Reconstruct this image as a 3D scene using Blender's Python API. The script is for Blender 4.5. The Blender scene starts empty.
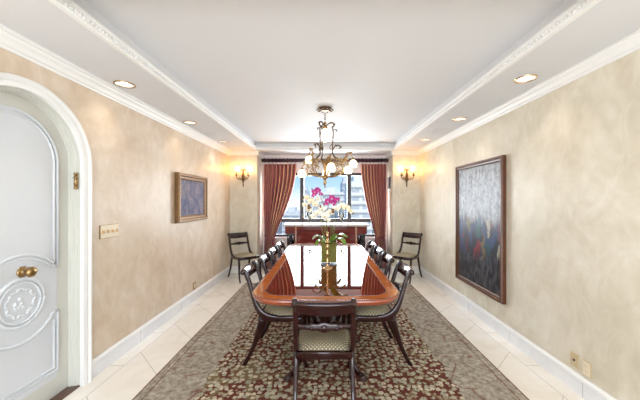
import bpy, bmesh, math, random
from mathutils import Vector, Matrix
random.seed(7)
S = bpy.context.scene
COL = S.collection
PI = math.pi

# ------------------------------------------------------------------ materials
def lin(c):
    r = []
    for v in c:
        v /= 255.0
        r.append(v / 12.92 if v <= 0.04045 else ((v + 0.055) / 1.055) ** 2.4)
    return (r[0], r[1], r[2], 1.0)

class NT:
    """tiny node helper"""
    def __init__(self, name):
        self.m = bpy.data.materials.new(name)
        self.m.use_nodes = True
        self.t = self.m.node_tree
        self.b = self.t.nodes['Principled BSDF']
        self.out = self.t.nodes['Material Output']
    def n(self, kind, **kw):
        nd = self.t.nodes.new(kind)
        for k, v in kw.items():
            if k.startswith('i_'):
                key = k[2:]
                key = int(key) if key.isdigit() else key.replace('_', ' ')
                nd.inputs[key].default_value = v
            else:
                setattr(nd, k, v)
        return nd
    def l(self, a, b):
        self.t.links.new(a, b)
    def math(self, op, a, b=None, c=None, clamp=False):
        nd = self.t.nodes.new('ShaderNodeMath'); nd.operation = op; nd.use_clamp = clamp
        for i, v in enumerate((a, b, c)):
            if v is None: continue
            if isinstance(v, (int, float)): nd.inputs[i].default_value = v
            else: self.l(v, nd.inputs[i])
        return nd.outputs[0]
    def mix(self, fac, a, b, mode='MIX'):
        nd = self.t.nodes.new('ShaderNodeMix'); nd.data_type = 'RGBA'; nd.blend_type = mode
        for i, v in ((0, fac), (6, a), (7, b)):
            if isinstance(v, (int, float)): nd.inputs[i].default_value = v
            elif isinstance(v, tuple): nd.inputs[i].default_value = v
            else: self.l(v, nd.inputs[i])
        return nd.outputs[2]
    def coord(self):
        return self.n('ShaderNodeTexCoord').outputs['Object']
    def sep(self, v):
        s = self.n('ShaderNodeSeparateXYZ'); self.l(v, s.inputs[0]); return s.outputs
    def mapping(self, v, scale=(1, 1, 1), rot=(0, 0, 0)):
        mp = self.n('ShaderNodeMapping'); mp.inputs['Scale'].default_value = scale
        mp.inputs['Rotation'].default_value = rot
        self.l(v, mp.inputs['Vector']); return mp.outputs[0]
    def noise(self, v, scale, detail=3, rough=0.5, dist=0.0):
        nd = self.n('ShaderNodeTexNoise'); nd.inputs['Scale'].default_value = scale
        nd.inputs['Detail'].default_value = detail; nd.inputs['Roughness'].default_value = rough
        nd.inputs['Distortion'].default_value = dist
        self.l(v, nd.inputs['Vector']); return nd.outputs
    def ramp(self, f, stops, interp='LINEAR'):
        r = self.n('ShaderNodeValToRGB'); r.color_ramp.interpolation = interp
        e = r.color_ramp.elements
        while len(e) < len(stops): e.new(0.5)
        for q, (p, c) in zip(e, stops):
            q.position = p; q.color = c if len(c) == 4 else lin(c)
        self.l(f, r.inputs[0]); return r.outputs[0]
    def bump(self, h, strength=0.2, dist=0.01):
        b = self.n('ShaderNodeBump'); b.inputs['Strength'].default_value = strength
        b.inputs['Distance'].default_value = dist
        self.l(h, b.inputs['Height']); self.l(b.outputs[0], self.b.inputs['Normal'])
    def set(self, rough=0.5, metal=0.0, coat=0.0, coat_rough=0.05, spec=0.5, coat_ior=1.5):
        i = self.b.inputs
        i['Roughness'].default_value = rough; i['Metallic'].default_value = metal
        i['Coat Weight'].default_value = coat; i['Coat Roughness'].default_value = coat_rough
        i['Specular IOR Level'].default_value = spec; i['Coat IOR'].default_value = coat_ior
        return self

def simple(name, c, rough=0.5, metal=0.0, coat=0.0, var=0.12, scale=20, emis=None, es=0.0, spec=0.5, bump=0.0):
    t = NT(name); t.set(rough, metal, coat, spec=spec)
    f = t.noise(t.coord(), scale, 3)[0]
    a = tuple(v * (1 - var) for v in c); b = tuple(min(255, v * (1 + var)) for v in c)
    t.l(t.mix(f, lin(a), lin(b)), t.b.inputs['Base Color'])
    if bump: t.bump(f, bump, 0.004)
    if emis:
        t.b.inputs['Emission Color'].default_value = lin(emis)
        t.b.inputs['Emission Strength'].default_value = es
    return t.m

def plaster(name, c1, c2, c3):
    t = NT(name); t.set(0.42, spec=0.35)
    co = t.coord()
    a = t.noise(co, 1.3, 5, 0.6, 0.8)[0]
    b = t.noise(t.mapping(co, (1, 1, 0.7)), 6.0, 4, 0.6, 1.2)[0]
    f = t.math('ADD', t.math('MULTIPLY', a, 0.6), t.math('MULTIPLY', b, 0.4))
    t.l(t.ramp(f, [(0.36, c1), (0.5, c2), (0.64, c3)]), t.b.inputs['Base Color'])
    t.bump(b, 0.08, 0.003)
    return t.m

M = {}
M['wall'] = plaster('venetian_plaster', (202, 193, 172), (216, 208, 190), (228, 222, 208))
M['wall_warm_lit'] = plaster('venetian_plaster_warm_lit', (202, 180, 154), (214, 196, 174), (226, 212, 196))  # left wall's copy of the plaster, warm lamplight put into the colour
M['ceil'] = simple('ceiling_paint', (216, 217, 219), 0.7, var=0.01, scale=2)
M['white'] = simple('white_trim_paint', (234, 234, 232), 0.4, var=0.015, scale=3)
M['door'] = simple('door_paint', (210, 214, 218), 0.35, var=0.02, scale=3)
M['frame_green'] = simple('door_stile_paint', (206, 206, 198), 0.35, var=0.02, scale=3)
M['brass'] = simple('aged_brass', (156, 128, 88), 0.3, 1.0, var=0.3, scale=30)
M['brass_dark'] = simple('antique_bronze', (96, 76, 52), 0.35, 1.0, var=0.35, scale=60)
M['gold'] = simple('polished_gold_brass', (224, 186, 138), 0.2, 1.0, var=0.12, scale=40)
M['gilt'] = simple('gilt_frame', (108, 80, 48), 0.45, 0.35, var=0.45, scale=50, bump=0.5)
M['frame_wood'] = simple('brown_frame_wood', (86, 50, 30), 0.4, var=0.3, scale=30)
M['frame_dark'] = simple('dark_frame_wood', (44, 26, 20), 0.4, var=0.2, scale=30)
M['black'] = simple('black_carving', (30, 30, 40), 0.25, var=0.3, scale=40, coat=0.5)
M['win'] = simple('bronze_window_frame', (46, 42, 42), 0.4, var=0.1)
M['rod'] = simple('dark_curtain_pole', (58, 34, 44), 0.3, var=0.25, scale=30, coat=0.4)
M['plate'] = simple('cream_switch_plate', (226, 212, 184), 0.4, var=0.03)
M['tan_plate'] = simple('tan_outlet_plate', (196, 176, 140), 0.4, var=0.05)
M['dark'] = simple('dark_slot', (30, 28, 26), 0.6, var=0.1)
M['grille'] = simple('grey_grille', (96, 94, 92), 0.5, var=0.1)
M['vent'] = simple('soffit_vent_paint', (216, 216, 216), 0.5, var=0.03)
M['leaf'] = simple('orchid_leaf', (104, 140, 48), 0.3, var=0.25, scale=12, coat=0.3)
M['leaf_pale'] = simple('orchid_leaf_pale', (150, 164, 130), 0.3, var=0.2, scale=12, coat=0.3)
M['stem'] = simple('orchid_stem', (110, 112, 60), 0.5, var=0.2)
M['bud'] = simple('orchid_bud', (120, 84, 48), 0.5, var=0.3)
M['petal_w'] = simple('white_petal', (246, 242, 228), 0.5, var=0.04, scale=40)
M['petal_c'] = simple('cream_petal', (240, 230, 200), 0.5, var=0.06, scale=40)
M['petal_m'] = simple('magenta_petal', (176, 40, 128), 0.5, var=0.25, scale=60)
M['lip'] = simple('yellow_lip', (216, 168, 60), 0.5, var=0.2)
M['moss'] = simple('green_moss', (106, 98, 44), 0.9, var=0.6, scale=60, bump=1.0)
M['candle'] = simple('ivory_candle', (236, 214, 170), 0.5, var=0.03)
M['tray'] = simple('grey_mirror_tray', (120, 124, 130), 0.15, 0.6, var=0.05)
M['bulb'] = simple('lit_bulb', (255, 230, 180), 0.4, var=0.0, emis=(255, 188, 104), es=105)
M['shade'] = simple('frosted_lit_shade', (255, 246, 226), 0.4, var=0.0, emis=(255, 228, 180), es=3.6)
M['lampdisc'] = simple('lit_reflector_lamp', (255, 246, 226), 0.4, var=0.0, emis=(255, 246, 232), es=4.0)
M['can'] = simple('pale_reflector', (236, 232, 224), 0.3, 0.3, var=0.05)
M['threshold'] = simple('dark_threshold', (92, 66, 54), 0.3, var=0.2)
M['marble'] = simple('veined_marble', (214, 206, 200), 0.15, var=0.12, scale=8)
M['tower_w'] = simple('pale_concrete', (226, 224, 216), 0.8, var=0.03, scale=0.2)
M['tower_g'] = simple('grey_concrete', (216, 216, 212), 0.8, var=0.03, scale=0.2)
M['tower_win'] = simple('tower_window_band', (184, 188, 190), 0.3, var=0.15, scale=0.5)
M['ground'] = simple('city_ground', (120, 120, 112), 0.9, var=0.2, scale=0.05)

def wood(name, c1, c2, rough, coat, axis, coat_ior=1.5, sc=5, coat_rough=0.03):
    t = NT(name); t.set(rough, 0, coat, coat_rough, coat_ior=coat_ior)
    sca = {'x': (0.5, 8, 8), 'y': (8, 0.5, 8), 'z': (8, 8, 0.5)}[axis]
    f = t.noise(t.mapping(t.coord(), sca), sc, 4, 0.6, 0.6)[0]
    t.l(t.ramp(f, [(0.3, c1), (0.7, c2)]), t.b.inputs['Base Color'])
    return t.m
M['mahogany'] = wood('mahogany_table', (66, 18, 10), (128, 44, 20), 0.3, 1.0, 'x', 1.75, 3, 0.03)
M['banding'] = wood('satinwood_banding', (156, 78, 28), (196, 112, 46), 0.3, 1.0, 'x', 1.6, 6, 0.04)
for k_ in ('mahogany', 'banding'):
    M[k_].node_tree.nodes['Principled BSDF'].inputs['Specular IOR Level'].default_value = 0.0
    M[k_].node_tree.nodes['Principled BSDF'].inputs['Coat Roughness'].default_value = 0.015
M['edge'] = wood('table_edge_wood', (110, 44, 20), (150, 70, 34), 0.25, 1.0, 'x', 1.6)
M['chair'] = wood('dark_chair_mahogany', (22, 6, 8), (48, 13, 13), 0.22, 0.7, 'z', 1.5)
M['chair'].node_tree.nodes['Principled BSDF'].inputs['Specular IOR Level'].default_value = 0.2
M['server'] = wood('sideboard_mahogany', (84, 22, 14), (134, 44, 26), 0.35, 0.25, 'x')
M['server'].node_tree.nodes['Principled BSDF'].inputs['Specular IOR Level'].default_value = 0.15
M['server_light'] = wood('sideboard_inlay', (150, 86, 46), (176, 110, 60), 0.25, 0.8, 'z')

def glass(name, tint=(1, 1, 1, 1), refl=0.12):
    t = NT(name)
    tr = t.n('ShaderNodeBsdfTransparent'); tr.inputs[0].default_value = tint
    gl = t.n('ShaderNodeBsdfGlossy'); gl.inputs['Roughness'].default_value = 0.02
    lw = t.n('ShaderNodeLayerWeight'); lw.inputs[0].default_value = refl
    mx = t.n('ShaderNodeMixShader')
    t.l(lw.outputs['Fresnel'], mx.inputs[0]); t.l(tr.outputs[0], mx.inputs[1]); t.l(gl.outputs[0], mx.inputs[2])
    t.l(mx.outputs[0], t.out.inputs[0])
    return t.m
M['glass'] = glass('window_glass', (0.97, 0.98, 0.98, 1), 0.08)
M['crystal'] = glass('clear_crystal', (0.88, 0.9, 0.9, 1), 0.35)

# seat fabric : pale with small lattice of dots
t = NT('dotted_seat_fabric'); t.set(0.8, spec=0.2)
co = t.coord()
v = t.n('ShaderNodeTexVoronoi'); v.inputs['Scale'].default_value = 58; v.inputs['Randomness'].default_value = 0.0
t.l(t.mapping(co, (1, 1, 0.05), (0, 0, PI / 4)), v.inputs['Vector'])
dots = t.ramp(v.outputs['Distance'], [(0.30, (1, 1, 1, 1)), (0.40, (0, 0, 0, 1))])
base = t.mix(t.noise(co, 9, 3)[0], lin((120, 110, 86)), lin((146, 134, 108)))
t.l(t.mix(dots, base, lin((226, 220, 200))), t.b.inputs['Base Color'])
M['seat'] = t.m

# curtain : gold and burgundy stripes woven in the fabric, following the cloth (UV)
t = NT('striped_silk'); t.set(0.45, spec=0.4)
t.b.inputs['Sheen Weight'].default_value = 0.3
uv = t.n('ShaderNodeTexCoord').outputs['UV']
u = t.sep(uv)[0]
f = t.math('FRACT', t.math('MULTIPLY', u, 26.0))
c = t.ramp(f, [(0.0, (132, 50, 54)), (0.30, (160, 74, 70)), (0.40, (206, 140, 104)), (0.58, (224, 172, 128)), (0.68, (160, 78, 70)), (1.0, (122, 44, 54))])
t.l(t.mix(t.math('MULTIPLY', t.noise(uv, 60, 2)[0], 0.15), c, lin((90, 40, 44))), t.b.inputs['Base Color'])
M['curtain'] = t.m

# floor : cream marble, diagonal field joints and straight border
t = NT('cream_marble_floor'); t.set(0.16, spec=0.5)
co = t.coord(); x, y, z = t.sep(co)
ax = t.math('ABSOLUTE', x)
d = t.math('SUBTRACT', y, ax)
def joint(val, period, width):
    fr = t.math('FRACT', t.math('DIVIDE', val, period))
    dd = t.math('MINIMUM', fr, t.math('SUBTRACT', 1.0, fr))
    return t.math('LESS_THAN', dd, width / period)
diag = joint(t.math('ADD', d, 50 * 0.61 - 0.98), 0.61, 0.0035)
field = t.math('LESS_THAN', ax, 1.71)
diag = t.math('MULTIPLY', diag, field)
strip = t.math('LESS_THAN', t.math('ABSOLUTE', t.math('SUBTRACT', ax, 1.71)), 0.0025)
cross = t.math('MULTIPLY', joint(t.math('ADD', y, 50 * 0.61 - 2.47), 0.61, 0.003), t.math('GREATER_THAN', ax, 1.71))
jm = t.math('MAXIMUM', t.math('MAXIMUM', diag, strip), cross)
n1 = t.noise(co, 1.6, 6, 0.6, 1.5)[0]
cc = t.ramp(n1, [(0.3, (232, 224, 210)), (0.5, (242, 236, 226)), (0.7, (248, 244, 238))])
t.l(t.mix(t.math('MULTIPLY', jm, 0.6), cc, lin((150, 138, 118))), t.b.inputs['Base Color'])
M['floor'] = t.m

# marble baseboard with slab joints
t = NT('white_marble_base'); t.set(0.2)
co = t.coord(); x, y, z = t.sep(co)
fr = t.math('FRACT', t.math('DIVIDE', t.math('ADD', y, 41 - 2.06), 0.82))
j = t.math('LESS_THAN', fr, 0.006)
n1 = t.noise(co, 5, 5, 0.6, 1.0)[0]
cc = t.ramp(n1, [(0.3, (226, 226, 228)), (0.7, (236, 236, 236))])
t.l(t.mix(t.math('MULTIPLY', j, 0.6), cc, lin((130, 128, 126))), t.b.inputs['Base Color'])
M['base'] = t.m

# rug
t = NT('persian_rug'); t.set(0.95, spec=0.1)
co = t.coord(); x, y, z = t.sep(co)
ax = t.math('ABSOLUTE', x)
wn = t.noise(co, 3.5, 2)[1]
warp = t.n('ShaderNodeVectorMath', operation='MULTIPLY_ADD')
t.l(wn, warp.inputs[0]); warp.inputs[1].default_value = (0.16, 0.16, 0); t.l(co, warp.inputs[2])
wco = warp.outputs[0]
# florets
v1 = t.n('ShaderNodeTexVoronoi'); v1.inputs['Scale'].default_value = 23; v1.inputs['Randomness'].default_value = 0.75
t.l(co, v1.inputs['Vector'])
petal = t.noise(co, 60, 2, 0.5)[0]
fd = t.math('ADD', v1.outputs['Distance'], t.math('MULTIPLY', t.math('SUBTRACT', petal, 0.5), 0.7))
flor = t.ramp(fd, [(0.40, (1, 1, 1, 1)), (0.50, (0, 0, 0, 1))])
core = t.ramp(v1.outputs['Distance'], [(0.06, (1, 1, 1, 1)), (0.12, (0, 0, 0, 1))])
vcol = t.sep(v1.outputs['Color'])[0]
petcol = t.ramp(vcol, [(0.0, (162, 156, 136)), (0.45, (202, 190, 166)), (0.75, (160, 162, 142)), (1.0, (150, 134, 108))])
v2 = t.n('ShaderNodeTexVoronoi', feature='DISTANCE_TO_EDGE'); v2.inputs['Scale'].default_value = 4.2
t.l(wco, v2.inputs['Vector'])
branch = t.ramp(v2.outputs['Distance'], [(0.02, (1, 1, 1, 1)), (0.045, (0, 0, 0, 1))])
ground = t.mix(t.noise(co, 30, 3)[0], lin((86, 46, 40)), lin((110, 62, 52)))
fld = t.mix(branch, ground, lin((120, 100, 74)))
fld = t.mix(flor, fld, petcol)
fld = t.mix(core, fld, lin((110, 64, 52)))
# pale blue central medallions
yy = t.math('FRACT', t.math('DIVIDE', t.math('ADD', y, 0.42), 2.3))
my = t.math('MULTIPLY', t.math('SUBTRACT', yy, 0.5), 2.3)
rr = t.math('SQRT', t.math('ADD', t.math('POWER', x, 2.0), t.math('POWER', my, 2.0)))
med = t.math('LESS_THAN', t.math('ADD', rr, t.math('MULTIPLY', t.noise(co, 9, 2)[0], 0.2)), 0.30)
fld = t.mix(t.math('MULTIPLY', med, 0.8), fld, t.mix(flor, lin((150, 156, 160)), lin((176, 176, 168))))
# border
b1 = t.noise(co, 26, 4, 0.7)[0]
bord = t.ramp(b1, [(0.35, (128, 118, 106)), (0.5, (158, 148, 134)), (0.66, (184, 176, 162))])
v3 = t.n('ShaderNodeTexVoronoi', feature='DISTANCE_TO_EDGE'); v3.inputs['Scale'].default_value = 3.4
t.l(wco, v3.inputs['Vector'])
vine = t.ramp(v3.outputs['Distance'], [(0.012, (1, 1, 1, 1)), (0.03, (0, 0, 0, 1))])
gate = t.ramp(t.noise(co, 5.5, 2)[0], [(0.48, (0, 0, 0, 1)), (0.56, (1, 1, 1, 1))])
bord = t.mix(t.math('MULTIPLY', t.math('MULTIPLY', vine, gate), 0.6), bord, lin((112, 52, 44)))
v4 = t.n('ShaderNodeTexVoronoi'); v4.inputs['Scale'].default_value = 30
t.l(co, v4.inputs['Vector'])
sp = t.ramp(v4.outputs['Distance'], [(0.12, (1, 1, 1, 1)), (0.22, (0, 0, 0, 1))])
bord = t.mix(t.math('MULTIPLY', sp, 0.35), bord, lin((116, 76, 60)))
edge_x = t.math('SUBTRACT', 1.39, ax)
edge_y = t.math('SUBTRACT', 2.15, t.math('ABSOLUTE', y))
e = t.math('MINIMUM', edge_x, edge_y)
en = t.math('ADD', e, t.math('MULTIPLY', t.math('SUBTRACT', t.noise(co, 8, 2)[0], 0.5), 0.10))
infield = t.math('GREATER_THAN', en, 0.44)
rug = t.mix(infield, bord, fld)
ln = t.math('MAXIMUM', t.math('LESS_THAN', e, 0.012), t.math('LESS_THAN', t.math('ABSOLUTE', t.math('SUBTRACT', e, 0.07)), 0.004))
rug = t.mix(t.math('MULTIPLY', ln, 0.8), rug, lin((98, 44, 38)))
t.l(rug, t.b.inputs['Base Color']); t.bump(b1, 0.3, 0.004)
M['rug'] = t.m

def painting_right():
    t = NT('figures_painting'); t.set(0.4, spec=0.3)
    co = t.coord(); x, y, z = t.sep(co)     # y along the wall, z up
    big = t.noise(t.mapping(co, (1, 3.0, 1.2)), 3.2, 4, 0.6, 0.6)[0]
    fine = t.noise(t.mapping(co, (1, 1, 1)), 26, 4, 0.7)[0]
    h = t.math('ADD', z, t.math('MULTIPLY', t.math('SUBTRACT', big, 0.5), 0.5))
    streak = t.noise(t.mapping(co, (1, 5, 2)), 4, 4, 0.65)[0]
    sky = t.mix(t.ramp(t.math('ADD', t.math('MULTIPLY', fine, 0.5), t.math('MULTIPLY', streak, 0.5)), [(0.38, (0, 0, 0, 1)), (0.62, (1, 1, 1, 1))]), lin((82, 88, 100)), lin((186, 190, 196)))
    v = t.n('ShaderNodeTexVoronoi'); v.inputs['Scale'].default_value = 11
    wv = t.n('ShaderNodeVectorMath', operation='MULTIPLY_ADD'); t.l(t.noise(co, 9, 3, 0.6)[1], wv.inputs[0]); wv.inputs[1].default_value = (0.22, 0.16, 0.22); t.l(t.mapping(co, (1, 1.3, 0.5)), wv.inputs[2]); t.l(wv.outputs[0], v.inputs['Vector'])
    cr = t.sep(v.outputs['Color'])[0]
    fig = t.ramp(cr, [(0.0, (30, 32, 42)), (0.22, (46, 74, 118)), (0.40, (142, 44, 54)), (0.54, (40, 92, 94)), (0.64, (60, 56, 92)), (0.80, (196, 190, 172)), (0.86, (128, 110, 70)), (0.91, (34, 38, 48))], 'CONSTANT')
    fig = t.mix(t.math('MULTIPLY', fine, 0.55), fig, lin((36, 38, 46)))
    low = t.mix(t.ramp(streak, [(0.42, (0, 0, 0, 1)), (0.62, (1, 1, 1, 1))]), lin((30, 32, 38)), lin((84, 84, 90)))
    f1 = t.ramp(h, [(0.44, (0, 0, 0, 1)), (0.58, (1, 1, 1, 1))])
    h01 = t.math('ADD', h, 0.5)
    m1 = t.ramp(h01, [(0.52, (0, 0, 0, 1)), (0.62, (1, 1, 1, 1))])
    m2 = t.ramp(h01, [(0.12, (0, 0, 0, 1)), (0.24, (1, 1, 1, 1))])
    c = t.mix(m2, low, fig); c = t.mix(m1, c, sky)
    t.l(c, t.b.inputs['Base Color']); t.bump(fine, 0.5, 0.004)
    return t.m
M['paint_r'] = painting_right()
t = NT('misty_painting'); t.set(0.6, spec=0.1)
co = t.coord()
a = t.noise(t.mapping(co, (1, 1.4, 1)), 6, 5, 0.7, 0.8)[0]
b = t.noise(t.mapping(co, (1, 3, 1)), 18, 3, 0.6)[0]
c = t.ramp(a, [(0.34, (62, 68, 108)), (0.46, (106, 108, 136)), (0.56, (134, 130, 146)), (0.68, (168, 150, 148))])
t.l(t.mix(t.math('MULTIPLY', b, 0.3), c, lin((120, 104, 110))), t.b.inputs['Base Color'])
M['paint_l'] = t.m

# ------------------------------------------------------------------ mesh helpers
class MB:
    def __init__(self): self.bm = bmesh.new(); self.mi = 0
    def face(self, vs, mi=None, smooth=True):
        try:
            f = self.bm.faces.new(vs); f.material_index = self.mi if mi is None else mi; f.smooth = smooth
            return f
        except ValueError:
            return None
    def v(self, p): return self.bm.verts.new(p)
    def box(self, x0, x1, y0, y1, z0, z1, bev=0.0, mi=None):
        vs = [self.v((x, y, z)) for x in (x0, x1) for y in (y0, y1) for z in (z0, z1)]
        fs = []
        for q in ((0, 1, 3, 2), (4, 6, 7, 5), (0, 4, 5, 1), (2, 3, 7, 6), (0, 2, 6, 4), (1, 5, 7, 3)):
            fs.append(self.face([vs[i] for i in q], mi, False))
        if bev:
            es = list({e for f in fs for e in f.edges})
            bmesh.ops.bevel(self.bm, geom=es, offset=bev, segments=2, affect='EDGES', profile=0.6)
        return self
    def lathe(self, prof, c=(0, 0, 0), n=20, axis='z', mi=None, ruff=0.0, nr=8):
        rings = []
        for r, h in prof:
            ring = []
            for k in range(n):
                a = 2 * PI * k / n
                rr = r * (1 + ruff * math.cos(nr * a))
                p = (rr * math.cos(a), rr * math.sin(a), h)
                if axis == 'x': p = (p[2], p[0], p[1])
                if axis == 'y': p = (p[0], p[2], p[1])
                ring.append(self.v(Vector(p) + Vector(c)))
            rings.append(ring)
        for a, b in zip(rings, rings[1:]):
            for k in range(n):
                self.face([a[k], a[(k + 1) % n], b[(k + 1) % n], b[k]], mi)
        if prof[0][0] > 1e-5: self.face(list(reversed(rings[0])), mi)
        if prof[-1][0] > 1e-5: self.face(rings[-1], mi)
        return self
    def ball(self, c, r, sx=1, sy=1, sz=1, mi=None, n=12, m=7, rot=None):
        R = rot if rot is not None else Matrix.Identity(3)
        rings = []
        for i in range(m + 1):
            th = PI * i / m
            if i in (0, m):
                rings.append([self.v(Vector(c) + R @ Vector((0, 0, r * sz * math.cos(th))))]); continue
            rings.append([self.v(Vector(c) + R @ Vector((r * sx * math.sin(th) * math.cos(2 * PI * k / n), r * sy * math.sin(th) * math.sin(2 * PI * k / n), r * sz * math.cos(th)))) for k in range(n)])
        for a, b in zip(rings, rings[1:]):
            for k in range(n):
                if len(a) == 1: self.face([a[0], b[k], b[(k + 1) % n]], mi)
                elif len(b) == 1: self.face([a[k], b[0], a[(k + 1) % n]], mi)
                else: self.face([a[k], b[k], b[(k + 1) % n], a[(k + 1) % n]], mi)
        return self
    def tube(self, pts, r, n=8, mi=None, caps=True):
        pts = [Vector(p) for p in pts]
        rs = r if isinstance(r, (list, tuple)) else [r] * len(pts)
        up = None; rings = []
        for i, p in enumerate(pts):
            tg = (pts[min(i + 1, len(pts) - 1)] - pts[max(i - 1, 0)]).normalized()
            if up is None:
                up = Vector((0, 0, 1)) if abs(tg.z) < 0.9 else Vector((1, 0, 0))
            s = tg.cross(up)
            if s.length < 1e-6: s = tg.cross(Vector((0.3, 1, 0.2)))
            s.normalize(); up = s.cross(tg).normalized()
            rings.append([self.v(p + (s * math.cos(2 * PI * k / n) + up * math.sin(2 * PI * k / n)) * rs[i]) for k in range(n)])
        for a, b in zip(rings, rings[1:]):
            for k in range(n): self.face([a[k], a[(k + 1) % n], b[(k + 1) % n], b[k]], mi)
        if caps: self.face(list(reversed(rings[0])), mi); self.face(rings[-1], mi)
        return self
    def sweep(self, pts, side, w, h, mi=None, n=12, sq=0.35):
        """rounded-rectangular bar; w across 'side', h across the other normal (scalars or lists)"""
        pts = [Vector(p) for p in pts]; side = Vector(side).normalized()
        W = w if isinstance(w, (list, tuple)) else [w] * len(pts)
        H = h if isinstance(h, (list, tuple)) else [h] * len(pts)
        rings = []
        for i, p in enumerate(pts):
            tg = (pts[min(i + 1, len(pts) - 1)] - pts[max(i - 1, 0)]).normalized()
            nn = tg.cross(side).normalized(); s = nn.cross(tg).normalized()
            ring = []
            for k in range(n):
                a = 2 * PI * (k + 0.5) / n
                ca, sa = math.cos(a), math.sin(a)
                ca = math.copysign(abs(ca) ** sq, ca); sa = math.copysign(abs(sa) ** sq, sa)
                ring.append(self.v(p + s * ca * W[i] / 2 + nn * sa * H[i] / 2))
            rings.append(ring)
        for a, b in zip(rings, rings[1:]):
            for k in range(n): self.face([a[k], a[(k + 1) % n], b[(k + 1) % n], b[k]], mi)
        self.face(list(reversed(rings[0])), mi); self.face(rings[-1], mi)
        return self
    def extrude(self, poly, axis, a, b, mi=None, smooth=False):
        """poly: list of 2D points in the plane normal to axis; extruded from a to b"""
        def P(u, v, w):
            return {'x': (w, u, v), 'y': (u, w, v), 'z': (u, v, w)}[axis]
        A = [self.v(P(u, v, a)) for u, v in poly]; B = [self.v(P(u, v, b)) for u, v in poly]
        n = len(poly)
        for k in range(n): self.face([A[k], A[(k + 1) % n], B[(k + 1) % n], B[k]], mi, smooth)
        f1 = self.face(list(reversed(A)), mi, False); f2 = self.face(B, mi, False)
        if n > 4:
            bmesh.ops.triangulate(self.bm, faces=[f for f in (f1, f2) if f], ngon_method='EAR_CLIP')
        return self
    def clamp(self, z=0.001):
        for q in self.bm.verts: q.co.z = max(q.co.z, z)
        return self
    def build(self, name, mats, parent=None, loc=None):
        bmesh.ops.recalc_face_normals(self.bm, faces=self.bm.faces)
        me = bpy.data.meshes.new(name); self.bm.to_mesh(me); self.bm.free()
        for m in (mats if isinstance(mats, (list, tuple)) else [mats]): me.materials.append(m)
        o = bpy.data.objects.new(name, me); COL.objects.link(o)
        if parent: o.parent = parent
        if loc: o.location = loc
        return o

def cr(pts, k=6):
    """catmull-rom"""
    P = [Vector(p) for p in pts]; P = [P[0] * 2 - P[1]] + P + [P[-1] * 2 - P[-2]]
    out = []
    for i in range(1, len(P) - 2):
        for j in range(k):
            s = j / k
            out.append(0.5 * ((2 * P[i]) + (P[i + 1] - P[i - 1]) * s + (2 * P[i - 1] - 5 * P[i] + 4 * P[i + 1] - P[i + 2]) * s * s + (3 * P[i] - P[i - 1] - 3 * P[i + 1] + P[i + 2]) * s ** 3))
    out.append(P[-2]); return out
def lerpl(vals, n):
    out = []
    for i in range(n):
        f = i / (n - 1) * (len(vals) - 1); a = int(min(f, len(vals) - 2)); out.append(vals[a] + (vals[a + 1] - vals[a]) * (f - a))
    return out

def tag(o, label, cat, group=None, kind=None):
    o['label'] = label; o['category'] = cat
    if group: o['group'] = group
    if kind: o['kind'] = kind
    return o
def empty(name, loc=(0, 0, 0), rz=0.0):
    o = bpy.data.objects.new(name, None); COL.objects.link(o); o.location = loc; o.rotation_euler = (0, 0, rz)
    o.empty_display_size = 0.1; return o
def struct(o): o['kind'] = 'structure'; return o
def copy_tree(o, parent=None):
    c = o.copy(); COL.objects.link(c); c.parent = parent
    for ch in list(o.children): copy_tree(ch, c)
    return c

# ------------------------------------------------------------------ the shell
XW = 1.85; YB = 5.64; YA = 6.17; XA = 1.32; ZS = 2.37; ZC = 2.49; YN = -1.7
TX = 1.31; TY0 = 1.36; TY1 = 5.45
AC, AR, ASP = 1.78, 0.415, 1.67      # arch centre along the wall, inner radius, spring height

b = MB(); b.box(-2.2, 2.2, YN - 0.2, YA + 0.2, -0.1, 0.0)
struct(b.build('floor', M['floor']))

arc = [(AC + AR * math.cos(a), ASP + AR * math.sin(a)) for a in [PI * k / 32 for k in range(33)]]
b = MB()
for xx in (-XW - 0.16, -XW):
    for (ya, za, zb_), (yb, zc, zd) in [((YN, 0, 2.6), (AC - AR, 0, 2.6)), ((AC + AR, 0, 2.6), (YB, 0, 2.6))] + [((q[0], q[1], 2.6), (w_[0], w_[1], 2.6)) for q, w_ in zip(arc, arc[1:])]:
        b.face([b.v((xx, ya, za)), b.v((xx, yb, zc)), b.v((xx, yb, zd)), b.v((xx, ya, zb_))], None, False)
rev = [(AC + AR, 0)] + arc + [(AC - AR, 0)]
for q, w_ in zip(rev, rev[1:]):
    b.face([b.v((-XW, q[0], q[1])), b.v((-XW, w_[0], w_[1])), b.v((-XW - 0.16, w_[0], w_[1])), b.v((-XW - 0.16, q[0], q[1]))], None, False)
struct(b.build('wall_left', M['wall_warm_lit']))
b = MB(); b.box(XW, XW + 0.16, YN, YB, 0, 2.6); struct(b.build('wall_right', M['wall']))
b = MB()
b.box(-XW - 0.16, -XA, YB, YA + 0.12, 0, 2.6); b.box(XA, XW + 0.16, YB, YA + 0.12, 0, 2.6)
struct(b.build('wall_far', M['wall']))
# window wall in the alcove (frame opening)
WX, WZ0, WZ1 = 1.22, 0.64, 2.0
b = MB()
b.box(-XA, XA, YA, YA + 0.12, 0, WZ0); b.box(-XA, XA, YA, YA + 0.12, WZ1, 2.6)
b.box(-XA, -WX, YA, YA + 0.12, WZ0, WZ1); b.box(WX, XA, YA, YA + 0.12, WZ0, WZ1)
struct(b.build('wall_window', M['white']))
b = MB(); b.box(-WX, WX, YA - 0.06, YA + 0.02, WZ0 - 0.03, WZ0); struct(b.build('trim_1', M['white']))
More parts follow.
